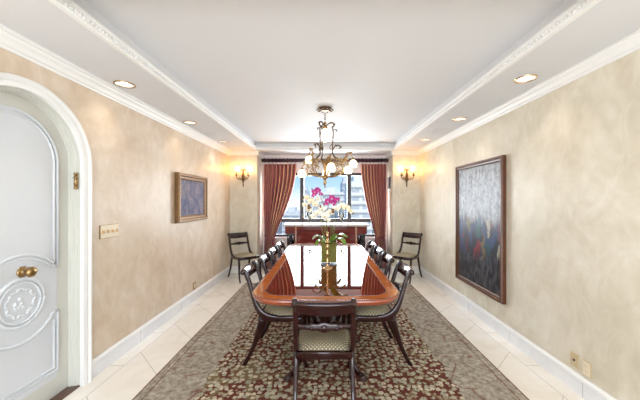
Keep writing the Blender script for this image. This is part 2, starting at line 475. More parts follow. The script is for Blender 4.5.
# rear wall with a wide opening added to let the fill light in
b = MB(); b.box(-XW - 0.16, -1.55, YN - 0.14, YN, 0, 2.6); b.box(1.55, XW + 0.16, YN - 0.14, YN, 0, 2.6); b.box(-1.55, 1.55, YN - 0.14, YN, 2.15, 2.6)
struct(b.build('wall_rear', M['wall']))

# ceiling: slab + soffit with recess holes
LIGHTS_L = [(-1.665, y) for y in (0.05, 1.23, 2.41, 3.58, 4.74)]
LIGHTS_R = [(1.59, y) for y in (0.0, 1.15, 2.30, 3.43, 4.59)]
b = MB(); b.box(-XW - 0.16, XW + 0.16, YN - 1.6, YA + 0.12, ZC, ZC + 0.12)  # slab extended unseen past the rear wall to keep the sun out
def strip(b, x0, x1, y0, y1, z, holes, r):
    ys = y0
    def quad(a0, a1):
        if a1 - a0 > 1e-4: b.face([b.v((x0, a0, z)), b.v((x1, a0, z)), b.v((x1, a1, z)), b.v((x0, a1, z))], None, False)
    for cx, cy in sorted(holes, key=lambda h: h[1]):
        q0, q1 = cy - 0.1, cy + 0.1
        quad(ys, q0); N = 32; outer = []; inner = []
        for k in range(N):
            a = 2 * PI * (k + 0.5) / N; ca, sa = math.cos(a), math.sin(a)
            hx = (x1 - cx) if ca > 0 else (cx - x0)
            s = min(hx / max(abs(ca), 1e-6), 0.1 / max(abs(sa), 1e-6))
            outer.append((cx + ca * s, cy + sa * s)); inner.append((cx + ca * r, cy + sa * r))
        for px, py in ((x0, q0), (x1, q0), (x1, q1), (x0, q1)):   # snap the corners
            i = min(range(N), key=lambda i: (outer[i][0] - px) ** 2 + (outer[i][1] - py) ** 2); outer[i] = (px, py)
        O = [b.v((p[0], p[1], z)) for p in outer]; I = [b.v((p[0], p[1], z)) for p in inner]
        for k in range(N): b.face([O[k], O[(k + 1) % N], I[(k + 1) % N], I[k]], None, False)
        ys = q1
    quad(ys, y1)
strip(b, -XW, -TX, TY0, YB, ZS, [p for p in LIGHTS_L if p[1] > TY0], 0.07)
strip(b, TX, XW, TY0, YB, ZS, [p for p in LIGHTS_R if p[1] > TY0], 0.07)
strip(b, -XW, XW, YN, TY0, ZS, [], 0.07)
strip(b, -TX, TX, TY1, YA, ZS, [], 0.07)
for q in ([(-TX, TY0), (-TX, TY1)], [(TX, TY0), (TX, TY1)], [(-TX, TY1), (TX, TY1)], [(-TX, TY0), (TX, TY0)]):
    (xa, ya), (xb, yb) = q
    b.face([b.v((xa, ya, ZS)), b.v((xb, yb, ZS)), b.v((xb, yb, ZC)), b.v((xa, ya, ZC))], None, False)
struct(b.build('ceiling', M['ceil']))

# tray moulding: stepped profile with a bead run, mitred round the tray
def ring_profile(b, prof, x0, x1, y0, y1):
    """prof: (inset, z); rectangular loop inset from the given rectangle"""
    rows = []
    for d, z in prof:
        rows.append([b.v((x0 + d, y0 + d, z)), b.v((x1 - d, y0 + d, z)), b.v((x1 - d, y1 - d, z)), b.v((x0 + d, y1 - d, z))])
    for i in range(len(rows)):
        A = rows[i]; B = rows[(i + 1) % len(rows)]
        for k in range(4): b.face([A[k], A[(k + 1) % 4], B[(k + 1) % 4], B[k]], None, False)
b = MB()
ring_profile(b, [(-0.012, ZS + 0.002), (-0.012, ZS - 0.012), (0.012, ZS - 0.012), (0.016, ZS - 0.002), (0.016, ZS + 0.016), (0.024, ZS + 0.020), (0.030, ZS + 0.034), (0.030, ZS + 0.046), (0.020, ZS + 0.05), (0.0, ZS + 0.05), (0.0, ZS + 0.002)], -TX, TX, TY0, TY1)
for s in (-1, 1):
    for k in range(150):
        y = TY0 + 0.05 + k * 0.0268
        if y < TY1 - 0.04: b.box(s * (TX - 0.024) - 0.006, s * (TX - 0.024) + 0.006, y, y + 0.014, ZS + 0.004, ZS + 0.018)
struct(b.build('trim_2', M['white']))
# crown moulding where soffit meets walls
CP = [(0, 2.292), (0.010, 2.292), (0.014, 2.305), (0.026, 2.312), (0.040, 2.334), (0.058, 2.350), (0.062, 2.360), (0.074, 2.362), (0.074, ZS), (0, ZS)]
b = MB(); b.extrude([(-XW + d, z if z > 2.365 else z - 0.016) for d, z in CP], 'y', YN, YB); struct(b.build('trim_3', M['white']))
b = MB(); b.extrude([(XW - d, z) for d, z in CP], 'y', YN, YB); struct(b.build('trim_4', M['white']))
for i, s in enumerate((-1, 1)):
    b = MB()
    xa, xb = sorted((s * XW, s * (XA - 0.03)))
    b.extrude([(YB - d * 0.7, z) for d, z in CP], 'x', xa, xb)
    xa = s * XA
    b.extrude([(xa - s * d * 0.7, z) for d, z in CP], 'y', YB - 0.03, YA)
    struct(b.build('trim_%d' % (5 + i), M['white']))
# baseboards (white marble with a painted cap)
def baseboard(name, s):
    b = MB()
    y0s = [(YN, YB)] if s > 0 else [(YN, AC - 0.482), (AC + 0.482, YB)]
    for y0, y1 in y0s:
        xa, xb = sorted((s * XW, s * (XW - 0.018))); b.box(xa, xb, y0, y1, 0, 0.115)
        b.extrude([(s * XW, 0.115), (s * (XW - 0.026), 0.115), (s * (XW - 0.026), 0.128), (s * (XW - 0.012), 0.142), (s * XW, 0.142)], 'y', y0, y1, mi=1)
    struct(b.build(name, [M['base'], M['white']]))
baseboard('baseboard_left', -1); baseboard('baseboard_right', 1)
b = MB()
for s in (-1, 1):
    xa, xb = sorted((s * XW, s * XA)); b.box(xa, xb, YB - 0.018, YB, 0, 0.13)
    xa, xb = sorted((s * XA, s * (XA - 0.018))); b.box(xa, xb, YB, YA, 0, 0.13)
struct(b.build('baseboard_far', M['white']))

# ------------------------------------------------------------------ window
w = struct(empty('window_1', (0, YA, WZ0)))
b = MB()
fy0, fy1 = 0.01, 0.09; H = WZ1 - WZ0
b.box(-WX, WX, fy0, fy1, H - 0.06, H, 0.004); b.box(-WX, WX, fy0, fy1, 0, 0.05, 0.004)
b.box(-WX, -WX + 0.06, fy0, fy1, 0.05, H - 0.06, 0.004); b.box(WX - 0.06, WX, fy0, fy1, 0.05, H - 0.06, 0.004)
for cx in (-0.49, 0.515): b.box(cx - 0.042, cx + 0.042, fy0 - 0.01, fy1, 0.05, H - 0.06, 0.004)
b.box(-WX + 0.06, WX - 0.06, fy0, fy1 - 0.01, 0.31, 0.385, 0.004)
b.build('window_frame', M['win'], w)
for x0, x1 in ((-WX + 0.06, -0.532), (-0.448, 0.473), (0.557, WX - 0.06)):
    for z0, z1 in ((0.05, 0.31), (0.385, H - 0.06)):
        b = MB(); b.box(x0, x1, 0.045, 0.051, z0, z1); b.build('window_pane', M['glass'], w)

# ------------------------------------------------------------------ arched door
dr = struct(empty('door_1', (-XW, AC, 0)))
def arch_pts(r, n=40, zb=0.0):
    return [(r, zb)] + [(r * math.cos(PI * k / n), ASP + r * math.sin(PI * k / n)) for k in range(n + 1)] + [(-r, zb)]
def arch_sweep(b, prof, r0, zb=0.0, n=40):
    """prof: closed list of (radial offset, x) ; swept up, round and down"""
    rows = []
    for d, x in prof:
        rows.append([b.v((x, u, v)) for u, v in arch_pts(r0 + d, n, zb)])
    for i in range(len(rows)):
        A = rows[i]; B = rows[(i + 1) % len(rows)]
        for k in range(len(A) - 1): b.face([A[k], A[k + 1], B[k + 1], B[k]], None, False)
    b.face([r[0] for r in rows], None, False); b.face([r[-1] for r in reversed(rows)], None, False)
b = MB()
arch_sweep(b, [(-0.005, -0.005), (-0.005, 0.028), (0.020, 0.034), (0.026, 0.026), (0.030, 0.026), (0.036, 0.034), (0.046, 0.042), (0.060, 0.040), (0.066, 0.020), (0.066, 0.001), (0.0, 0.001)], AR)
b.build('door_casing', M['white'], dr)
b = MB()
arch_sweep(b, [(0.0, 0.0), (-0.006, 0.0), (-0.006, -0.014), (-0.012, -0.018), (-0.012, -0.034), (-0.018, -0.038), (-0.018, -0.058), (-0.024, -0.062), (-0.024, -0.074), (0.0, -0.074)], AR)
b.build('door_jamb', M['frame_green'], dr)
b = MB(); b.extrude(arch_pts(AR - 0.006, zb=0.012), 'x', -0.115, -0.075)
leaf = b.build('door_leaf', M['frame_green'], dr)
# raised field, panels and mouldings on the leaf
b = MB(); b.extrude(arch_pts(0.300, zb=0.14), 'x', -0.076, -0.072); b.build('door_panel', M['door'], leaf)
MC, MZ = 0.05, 0.756
def ridge(b, pts, w=0.020, h=0.012, x=-0.072):
    P = [(x, u, v) for u, v in pts]; b.sweep(P, (1, 0, 0), h * 2, w, sq=0.8, n=8)
    return b
def arcp(r, a0, a1, n=20, cx=MC, cz=MZ): return [(cx + r * math.cos(a0 + (a1 - a0) * k / n), cz + r * math.sin(a0 + (a1 - a0) * k / n)) for k in range(n + 1)]
b = MB()
a_s = math.acos((0.235 - MC) / 0.285)
for rr, wd in ((0.300, 0.020), (0.272, 0.012)):
    up = [(rr, 0.93)] + [(rr * math.cos(PI * k / 30), ASP + rr * math.sin(PI * k / 30)) for k in range(31)] + [(-rr, 0.93)]
    ridge(b, up, wd)
ridge(b, arcp(0.30, 0.72, PI - 0.58)); ridge(b, arcp(0.275, 0.72, PI - 0.58), 0.010)
ridge(b, [(0.300, 0.93), (0.255, 0.945)], 0.016); ridge(b, [(-0.300, 0.93), (-0.225, 0.925)], 0.016)
ridge(b, [(0.300, 0.62), (0.300, 0.19), (-0.300, 0.19), (-0.300, 0.62)]); ridge(b, [(0.272, 0.56), (0.272, 0.22), (-0.272, 0.22), (-0.272, 0.56)], 0.010)
ridge(b, arcp(0.26, -0.62, -PI + 0.5)); ridge(b, [(0.300, 0.62), (0.245, 0.605)], 0.016); ridge(b, [(-0.300, 0.62), (-0.2, 0.635)], 0.016)
b.build('panel_moulding', M['door'], leaf)
b = MB()
for rr, wd in ((0.150, 0.022), (0.126, 0.012)):
    pts = arcp(rr, 0, 2 * PI, 36); ridge(b, pts, wd)
for k in range(18):     # carved wreath of leaves
    a = 2 * PI * k / 18
    c = Vector((-0.070, MC + 0.085 * math.cos(a), MZ + 0.085 * math.sin(a)))
    R = Matrix.Rotation(a + PI / 2 + (0.6 if k % 2 else -0.6), 3, 'X')
    b.ball(c, 0.021, 0.35, 1.0, 0.45, rot=R, n=8, m=5)
for k in range(7):
    b.ball((-0.069, MC + random.uniform(-.035, .035), MZ + random.uniform(-.035, .035)), 0.014, 0.5, 1, 1, n=8, m=5)
b.build('carved_medallion', M['door'], leaf)
b = MB()
b.lathe([(0.034, 0), (0.036, 0.004), (0.028, 0.010), (0.012, 0.014), (0.010, 0.034), (0.020, 0.040), (0.031, 0.052), (0.033, 0.062), (0.026, 0.074), (0.010, 0.079), (0.0, 0.08)], (-0.073, 0.06, 0.95), 20, 'x', ruff=0.05, nr=10)
kb = b.build('door_knob', M['brass'], leaf); kb['label'] = 'ornate antique brass knob'
b = MB()
b.tube([(-0.012, AR - 0.026, 1.50), (-0.012, AR - 0.026, 1.60)], 0.011, 10)
for z in (1.498, 1.527, 1.573, 1.602): b.ball((-0.012, AR - 0.028, z), 0.015, 1, 1, 0.8, n=10, m=6)
hb = b.build('brass_ornament', M['brass'], dr); hb['label'] = 'small brass ornament fixed to the jamb'
b = MB(); b.box(-0.16, -0.0, -AR, AR, 0.0, 0.010); b.build('door_sill', M['threshold'], dr)

# ------------------------------------------------------------------ rug
b = MB(); b.box(-1.39, 1.39, -2.15, 2.15, 0, 0.012, 0.003)
rug = tag(b.build('persian_rug', M['rug'], loc=(0.04, 2.77, 0.0)), 'large patterned rug with dark red floral field and beige border under the table', 'rug')

# ------------------------------------------------------------------ dining table
T0, T1, TW, TZ = 1.86, 4.42, 0.525, 0.76
tb = tag(empty('dining_table', (0.005, (T0 + T1) / 2, 0.012)), 'long polished mahogany dining table with satinwood banded edge', 'dining table')
L2 = (T1 - T0) / 2
def rrect(hx, hy, r, bow, n=12):
    pts = []
    for cx, cy, a0 in ((hx - r, hy - r, 0), (-hx + r, hy - r, PI / 2), (-hx + r, -hy + r, PI), (hx - r, -hy + r, 1.5 * PI)):
        for k in range(n + 1):
            a = a0 + PI / 2 * k / n
            x, y = cx + r * math.cos(a), cy + r * math.sin(a)
            y += math.copysign(bow * (1 - (x / hx) ** 2), y); pts.append((x, y))
    # extra points along the bowed ends
    out = []
    for i, p in enumerate(pts):
        out.append(p); q = pts[(i + 1) % len(pts)]
        if abs(p[0] - q[0]) > 0.3:
            for k in range(1, 10):
                x = p[0] + (q[0] - p[0]) * k / 10
                out.append((x, math.copysign(hy + bow * (1 - (x / hx) ** 2), p[1])))
    return out
b = MB(); top = TZ - 0.012
rows = []
for ins, z in ((0.07, top - 0.040), (0.014, top - 0.038), (0.010, top - 0.032), (0.012, top - 0.028), (0.002, top - 0.022), (0.0, top - 0.012), (0.003, top - 0.003), (0.008, top), (0.020, top), (0.088, top), (0.094, top)):
    rows.append([b.v((x, y, z)) for x, y in rrect(TW - ins, L2 - 0.02 - ins, max(0.22 - ins, 0.05), 0.02)])
mats = [2, 2, 2, 2, 2, 2, 2, 2, 1, 3]
for i in range(len(rows) - 1):
    A, B = rows[i], rows[i + 1]
    for k in range(len(A)): b.face([A[k], A[(k + 1) % len(A)], B[(k + 1) % len(A)], B[k]], mats[i], i < 7)
b.face(rows[-1], 0, False); b.face(list(reversed(rows[0])), 2, False)
b.build('table_top', [M['mahogany'], M['banding'], M['edge'], M['frame_dark']], tb)
b = MB(); b.box(-0.40, 0.40, -L2 + 0.16, L2 - 0.16, top - 0.085, top - 0.036, 0.004); b.build('apron', M['chair'], tb)
for yc in (-0.61, 0.67):
    b = MB()
    b.lathe([(0.10, top - 0.10), (0.11, top - 0.085), (0.12, top - 0.08)], (0, yc, 0), 24)
    b.lathe([(0.052, 0.20), (0.075, 0.22), (0.075, 0.27), (0.05, 0.30), (0.040, 0.33), (0.060, 0.37), (0.075, 0.43), (0.068, 0.49), (0.040, 0.54), (0.034, 0.59), (0.055, 0.62), (0.06, 0.64), (0.10, 0.662)], (0, yc, 0), 24)
    ped = b.build('pedestal', M['chair'], tb)
    for a in (PI / 4, 3 * PI / 4, 5 * PI / 4, 7 * PI / 4):
        dx, dy = math.cos(a) * 1.0, math.sin(a) * 1.0
        def P(r, z): return (dx * r, yc + dy * r, z)
        path = cr([P(0.04, 0.25), P(0.12, 0.265), P(0.21, 0.215), P(0.29, 0.12), P(0.355, 0.045), P(0.40, 0.035)])
        b = MB(); b.sweep(path, (-dy, dx, 0), lerpl([0.045, 0.04, 0.036, 0.032, 0.03, 0.03], len(path)), lerpl([0.07, 0.07, 0.06, 0.05, 0.04, 0.035], len(path)), sq=0.5)
        lg = b.build('pedestal_leg', M['chair'], ped)
        b = MB()
        b.ball(P(0.41, 0.026), 0.027, 1.0, 1.0, 0.9)
        for q in (-0.5, 0, 0.5):
            b.ball((dx * 0.43 - dy * q * 0.03, yc + dy * 0.43 + dx * q * 0.03, 0.017), 0.013, 1, 1, 1, n=8, m=5)
        b.build('paw_foot', M['frame_dark'], lg)

# ------------------------------------------------------------------ chairs
def make_chair(name='dining_chair'):
    r = empty(name)
    def xa(f): return 0.176 + 0.028 * f     # half spacing: f 0 at back .. 1 at front
    for s in (-1, 1):
        # klismos side member: scrolled post running down into the seat rail
        pts = [(s * 0.174, -0.314, 0.780), (s * 0.174, -0.302, 0.798), (s * 0.174, -0.282, 0.794), (s * 0.175, -0.266, 0.76), (s * 0.176, -0.240, 0.68), (s * 0.177, -0.214, 0.59), (s * 0.178, -0.186, 0.51), (s * 0.182, -0.142, 0.445), (s * 0.186, -0.08, 0.412), (s * 0.190, 0.0, 0.400)]
        path = cr(pts, 5)
        b = MB(); b.sweep(path, (1, 0, 0), 0.030, lerpl([0.016, 0.02, 0.028, 0.034, 0.036, 0.038, 0.044, 0.056, 0.056, 0.05], len(path)), sq=0.55)
        b.lathe([(0.0, -0.018), (0.014, -0.018), (0.017, -0.014), (0.017, 0.014), (0.014, 0.018), (0.0, 0.018)], (s * 0.174, -0.302, 0.780), 14, 'x')
        b.build('back_post', M['chair'], r)
        # rear sabre leg
        path = cr([(s * 0.180, -0.135, 0.40), (s * 0.180, -0.165, 0.30), (s * 0.180, -0.20, 0.18), (s * 0.182, -0.25, 0.07), (s * 0.184, -0.290, 0.0)], 5)
        b = MB(); b.sweep(path, (1, 0, 0), lerpl([0.032, 0.028, 0.026], len(path)), lerpl([0.055, 0.042, 0.034, 0.032], len(path)), sq=0.55); b.clamp(); b.build('leg', M['chair'], r)
        # front sabre leg
        path = cr([(s * 0.200, 0.175, 0.42), (s * 0.200, 0.192, 0.32), (s * 0.202, 0.198, 0.20), (s * 0.204, 0.212, 0.09), (s * 0.206, 0.245, 0.0)], 5)
        b = MB(); b.sweep(path, (1, 0, 0), lerpl([0.034, 0.028, 0.024], len(path)), lerpl([0.05, 0.042, 0.032, 0.030], len(path)), sq=0.55); b.clamp(); b.build('leg', M['chair'], r)
    b = MB()     # seat rail frame
    for s in (-1, 1):
        b.sweep(cr([(s * 0.182, -0.16, 0.405), (s * 0.190, 0.0, 0.397), (s * 0.200, 0.19, 0.403)], 5), (1, 0, 0), 0.026, 0.050, sq=0.4)
    b.sweep([(-0.20, 0.185, 0.400), (0, 0.198, 0.400), (0.20, 0.185, 0.400)], (0, 0, 1), 0.050, 0.026, sq=0.4)
    b.sweep([(-0.18, -0.155, 0.402), (0.18, -0.155, 0.402)], (0, 0, 1), 0.052, 0.026, sq=0.4)
    b.build('seat_rail', M['chair'], r)
    # upholstered drop-in seat
    b = MB(); n = 14; g = []
    for i in range(n + 1):
        row = []
        for j in range(n + 1):
            u, v = i / n * 2 - 1, j / n * 2 - 1
            uu = math.copysign(1 - (1 - abs(u)) ** 1.25, u); vv = math.copysign(1 - (1 - abs(v)) ** 1.25, v)
            hw = 0.172 + 0.016 * (vv + 1) / 2
            ed = (1 - abs(uu) ** 5) * (1 - abs(vv) ** 5)
            sag = 0.018 * (1 - uu * uu) * (1 - vv * vv)
            row.append(b.v((uu * hw, 0.014 + vv * 0.165, 0.418 + 0.026 * ed + sag)))
        g.append(row)
    for i in range(n):
        for j in range(n): b.face([g[i][j], g[i + 1][j], g[i + 1][j + 1], g[i][j + 1]])
    bnd = [g[i][0] for i in range(n + 1)] + [g[n][j] for j in range(1, n + 1)] + [g[i][n] for i in range(n - 1, -1, -1)] + [g[0][j] for j in range(n - 1, 0, -1)]
    low = [b.v((p.co.x, p.co.y, 0.388)) for p in bnd]
    for k in range(len(bnd)): b.face([bnd[k], bnd[(k + 1) % len(bnd)], low[(k + 1) % len(bnd)], low[k]])
    b.face(low)
    b.build('seat', M['seat'], r)
    # crest rail : curved tablet with rolled upper edge
    b = MB(); N = 16; rows = []
    sec = [(0.006, 0.755), (0.012, 0.762), (0.010, 0.790), (0.006, 0.812), (0.0, 0.826), (-0.008, 0.840), (-0.022, 0.846), (-0.036, 0.842), (-0.044, 0.830), (-0.040, 0.818), (-0.028, 0.814), (-0.018, 0.808), (-0.012, 0.790), (-0.010, 0.764), (-0.004, 0.755)]
    for k in range(N + 1):
        x = -0.178 + 0.356 * k / N; f = 1 - (x / 0.178) ** 2
        wv = -0.010 * math.cos(x / 0.178 * 1.5) + 0.004
        rows.append([b.v((x, -0.272 - 0.026 * f + sy + 0.15 * (0.80 - sz), sz - 0.046 + (wv if sz < 0.77 else 0))) for sy, sz in sec])
    for A, B in zip(rows, rows[1:]):
        for k in range(len(sec)): b.face([A[k], A[(k + 1) % len(sec)], B[(k + 1) % len(sec)], B[k]])
    b.face(rows[0]); b.face(list(reversed(rows[-1])))
    b.build('crest_rail', M['chair'], r)
    # carved cross rail
    b = MB()
    xs = [-0.176, -0.13, -0.095, -0.07, -0.045, -0.02, 0, 0.02, 0.045, 0.07, 0.095, 0.13, 0.176]
    hh = [0.034, 0.028, 0.034, 0.048, 0.042, 0.056, 0.066, 0.056, 0.042, 0.048, 0.034, 0.028, 0.034]
    P = [(x, -0.212 - 0.018 * (1 - (x / 0.176) ** 2), 0.612) for x in xs]
    path = cr(P, 4); b.sweep(path, (0, 0, 1), lerpl(hh, len(path)), 0.018, sq=0.6)
    b.lathe([(0.0, -0.014), (0.014, -0.013), (0.018, -0.008), (0.018, 0.008), (0.014, 0.013), (0, 0.014)], (0, -0.234, 0.612), 14, 'y')
    for s in (-1, 1):
        for dx, dz, q in ((0.045, 0.010, 0.5), (0.045, -0.010, -0.5), (0.078, 0.006, 0.3), (0.078, -0.006, -0.3), (0.105, 0, 0)):
            b.ball((s * dx, -0.228, 0.612 + dz), 0.013, 1.5, 0.8, 0.6, n=8, m=5, rot=Matrix.Rotation(-s * q, 3, 'Y'))
    b.build('cross_rail', M['chair'], r)
    return r

G1 = 'dining chairs around the mahogany table'
proto = make_chair()
proto.location = (-0.005, 2.01, 0.0125)
tag(proto, 'dark mahogany chair at the near end of the table, back towards the camera', 'chair', G1)
names = ['first', 'second', 'third', 'fourth and last']
for s, side in ((-1, 'left'), (1, 'right')):
    for k, y in enumerate((2.63, 3.12, 3.58, 4.05)):
        c = copy_tree(proto); c.location = (((-0.395, -0.36, -0.35, -0.345) if s < 0 else (0.435, 0.385, 0.375, 0.37))[k], y, 0.0125); c.rotation_euler = (0, 0, s * PI / 2)
        tag(c, 'dark mahogany chair on the %s side of the table, %s from the camera' % (side, names[k]), 'chair', G1)
for s, side in ((-1, 'left'), (1, 'right')):
    c = copy_tree(proto); c.name = 'side_chair'; c.location = (s * 1.45, 5.24, 0.0); c.rotation_euler = (0, 0, s * math.radians(138))
    tag(c, 'dark side chair with pale seat standing alone in the far %s corner under the sconce' % side, 'chair', 'side chairs in the far corners')

# ------------------------------------------------------------------ sideboard
sb = tag(empty('sideboard', (0.02, 5.42, 0)), 'mahogany sideboard with marble top and black carved supports below the window', 'sideboard')
b = MB(); b.box(-0.80, 0.80, -0.02, 0.50, 0.925, 0.965, 0.008); b.build('marble_top', M['marble'], sb)
b = MB(); b.box(-0.77, 0.77, 0.02, 0.48, 0.78, 0.922, 0.003); b.build('frieze', M['server'], sb)
b = MB(); b.box(-0.56, 0.56, 0.03, 0.47, 0.10, 0.778, 0.003); b.build('cabinet_body', M['server'], sb)
for x in (-0.28, 0.28):
    b = MB(); b.box(x - 0.262, x + 0.262, 0.008, 0.030, 0.13, 0.76, 0.004)
    d = b.build('cabinet_door', M['server'], sb)
    b = MB(); b.lathe([(0.010, 0), (0.006, -0.010), (0.012, -0.018), (0.0, -0.024)], (x - math.copysign(0.22, x), 0.006, 0.46), 12, 'y'); b.build('door_knob', M['brass'], d)
for x in (-0.565, 0.565):
    b = MB(); b.box(x - 0.018, x + 0.018, 0.004, 0.03, 0.10, 0.92, 0.004); b.build('pilaster', M['server_light'], sb)
b = MB(); b.box(-0.78, 0.78, 0.0, 0.49, 0.0, 0.10, 0.006); b.build('plinth', M['server'], sb)
for s in (-1, 1):     # black carved winged-beast supports
    b = MB(); cx = s * 0.675
    b.tube(cr([(cx, 0.10, 0.10), (cx, 0.07, 0.22), (cx, 0.12, 0.36), (cx, 0.16, 0.50), (cx, 0.10, 0.62), (cx, 0.06, 0.68)], 5), lerpl([0.05, 0.035, 0.045, 0.07, 0.06, 0.045], 26), 12)
    b.ball((cx, 0.055, 0.70), 0.052, 0.9, 1.1, 1.0); b.ball((cx, 0.0, 0.685), 0.026, 1, 1.2, 0.8)
    for q in (-1, 1):
        b.ball((cx + q * 0.035, 0.07, 0.748), 0.016, 0.7, 0.6, 1.4, n=8, m=5)
        b.ball((cx + q * 0.06, 0.18, 0.62), 0.075, 0.3, 0.8, 1.7, n=10, m=6)
        b.ball((cx + q * 0.03, 0.045, 0.12), 0.026, 0.8, 1.4, 0.8, n=8, m=5)
    b.box(cx - 0.07, cx + 0.07, 0.04, 0.30, 0.745, 0.779, 0.006)
    b.build('carved_support', M['black'], sb)
# crystal hurricanes on the sideboard
def hurricane(x, label):
    r = tag(empty('hurricane_candle_holder', (x, 5.56, 0.966)), label, 'candle holder', 'glass candle holders on the sideboard')
    b = MB(); b.lathe([(0.0, 0), (0.048, 0.0), (0.050, 0.008), (0.020, 0.018), (0.010, 0.04), (0.016, 0.055), (0.010, 0.07), (0.030, 0.085), (0.0, 0.088)], n=20); b.build('glass_foot', M['crystal'], r)
    b = MB(); pr = [(0.030, 0.088), (0.052, 0.12), (0.060, 0.17), (0.050, 0.24), (0.046, 0.29), (0.052, 0.31)]
    pr2 = [(q - 0.003, z) for q, z in reversed(pr)]
    rings = pr + pr2 + [pr[0]]
    bb = MB(); n = 24; R = []
    for q, z in rings: R.append([bb.v((q * math.cos(2 * PI * k / n), q * math.sin(2 * PI * k / n), z)) for k in range(n)])
    for A, B in zip(R, R[1:]):
        for k in range(n): bb.face([A[k], A[(k + 1) % n], B[(k + 1) % n], B[k]])
    bb.build('glass_chimney', M['crystal'], r)
    b = MB(); b.lathe([(0.0, 0.089), (0.014, 0.089), (0.014, 0.17), (0.0, 0.172)], n=12); b.build('candle', M['candle'], r)
hurricane(-0.295, 'clear glass hurricane candle holder left of the orchids on the sideboard')
hurricane(0.315, 'clear glass hurricane candle holder right of the orchids on the sideboard')

# ------------------------------------------------------------------ curtains and pole
def curtain(s, label):
    r = tag(empty('curtain', (0, 0, 0)), label, 'curtain', 'striped silk curtains')
    b = MB(); uvl = b.bm.loops.layers.uv.new('UVMap')
    nu, nv = 150, 40; zt, zb, ztie = 2.160, 0.02, 0.66
    def edge(z):     # outer and inner x (positive side)
        f = (z - ztie) / (zt - ztie)
        if z >= ztie:
            inner = 1.03 - (0.44 if s < 0 else 0.29) * math.sin(min(1, f) * PI / 2) ** 1.15
            outer = 1.23 + 0.03 * min(1, f * 2.5)
        else:
            g = (ztie - z) / ztie
            inner = 1.03 - 0.06 * g; outer = 1.23 + 0.02 * g
        return outer, inner
    G = []
    for j in range(nv + 1):
        z = zt + (zb - zt) * j / nv
        o, i = edge(z); row = []
        wd = abs(o - i); amp = 0.032 + 0.028 * (1 - wd / 0.7)
        for k in range(nu + 1):
            u = k / nu
            ph = u * 2 * PI * 9
            x = o + (i - o) * u + 0.008 * math.sin(ph * 2 + j * 0.05)
            y = 5.965 + amp * math.sin(ph + 0.3 * math.sin(j * 0.13)) + 0.012 * math.sin(u * 17 + j * 0.16)
            row.append((b.v((s * x, y, z)), u, j / nv))
        G.append(row)
    for j in range(nv):
        for k in range(nu):
            q = [G[j][k], G[j][k + 1], G[j + 1][k + 1], G[j + 1][k]]
            f = b.face([a[0] for a in q])
            if f:
                for lp, a in zip(f.loops, q):
                    lp[uvl].uv = (a[1], a[2])
    o = b.build('curtain_panel', M['curtain'], r)
    sm = o.modifiers.new('thickness', 'SOLIDIFY'); sm.thickness = 0.004
    # tie back
    b = MB(); N = 24; pts = []
    for k in range(N + 1):
        a = 2 * PI * k / N
        pts.append((s * (1.13 + 0.112 * math.cos(a)), 5.965 + 0.075 * math.sin(a), ztie + 0.025 * math.cos(a)))
    b.tube(pts, 0.014, 8)
    b.tube(cr([(s * 1.06, 5.885, ztie), (s * 1.05, 5.87, ztie - 0.06), (s * 1.055, 5.87, ztie - 0.16)], 5), lerpl([0.010, 0.016, 0.030], 11), 10)
    tbk = b.build('tie_back', M['curtain'], r)
    return r
curtain(-1, 'burgundy and gold striped curtain tied back on the left of the window')
curtain(1, 'burgundy and gold striped curtain tied back on the right of the window')
rd = tag(empty('curtain_pole', (0, 5.965, 2.235)), 'dark reeded curtain pole with rings spanning the window alcove', 'curtain pole')
b = MB(); b.lathe([(0.0, -1.30), (0.036, -1.30), (0.036, 1.30), (0.0, 1.30)], n=24, axis='x', ruff=0.06, nr=12); b.build('pole', M['rod'], rd)
for s in (-1, 1):
    for k in range(9):
        x = s * (1.24 - k * 0.078)
        b = MB(); pts = [(x, 0.048 * math.cos(2 * PI * q / 16), 0.048 * math.sin(2 * PI * q / 16)) for q in range(17)]
        b.tube(pts, 0.006, 6); b.tube([(x, 0, -0.048), (x, 0, -0.062)], 0.003, 6); b.build('curtain_ring', M['rod'], rd)

# ------------------------------------------------------------------ pictures
def picture(name, label, s, y0, y1, z0, z1, x_face, fw, mats, art, stepdark=True):
    yc, zc = (y0 + y1) / 2, (z0 + z1) / 2
    r = tag(empty(name, (s * XW, yc, zc)), label, 'painting')
    hy, hz = (y1 - y0) / 2, (z1 - z0) / 2; D = XW - x_face
    b = MB()
    prof = [(0.0, 0.003, 0), (0.0, D * 0.7, 0), (fw * 0.12, D, 0), (fw * 0.4, D, 0), (fw * 0.55, D * 0.78, 0), (fw * 0.8, D * 0.72, 1), (fw * 0.92, D * 0.62, 2), (fw, D * 0.5, 2), (fw, 0.003, 0)]
    rows = []
    for ins, d, mi in prof:
        rows.append([b.v((-s * d, u, v)) for u, v in ((-hy + ins, -hz + ins), (hy - ins, -hz + ins), (hy - ins, hz - ins), (-hy + ins, hz - ins))])
    for i in range(len(rows)):
        A, B = rows[i], rows[(i + 1) % len(rows)]
        for k in range(4): b.face([A[k], A[(k + 1) % 4], B[(k + 1) % 4], B[k]], prof[i][2], False)
    b.build('picture_frame', mats, r)
    b = MB(); xa, xb = sorted((-s * 0.004, -s * D * 0.5))
    b.box(xa, xb, -hy + fw - 0.002, hy - fw + 0.002, -hz + fw - 0.002, hz - fw + 0.002); b.build('canvas', art, r)
    return r
picture('framed_painting', 'tall painting of dark figures under grey sky, brown frame, on the right wall', 1, 2.955, 4.00, 0.345, 1.870, 1.795, 0.060, [M['frame_wood'], M['frame_dark'], M['gilt']], M['paint_r'])
picture('framed_painting', 'small misty blue-grey landscape painting in a carved gilt frame on the left wall', -1, 3.56, 4.42, 1.125, 1.755, 1.785, 0.085, [M['gilt'], M['gilt'], M['gilt']], M['paint_l'])

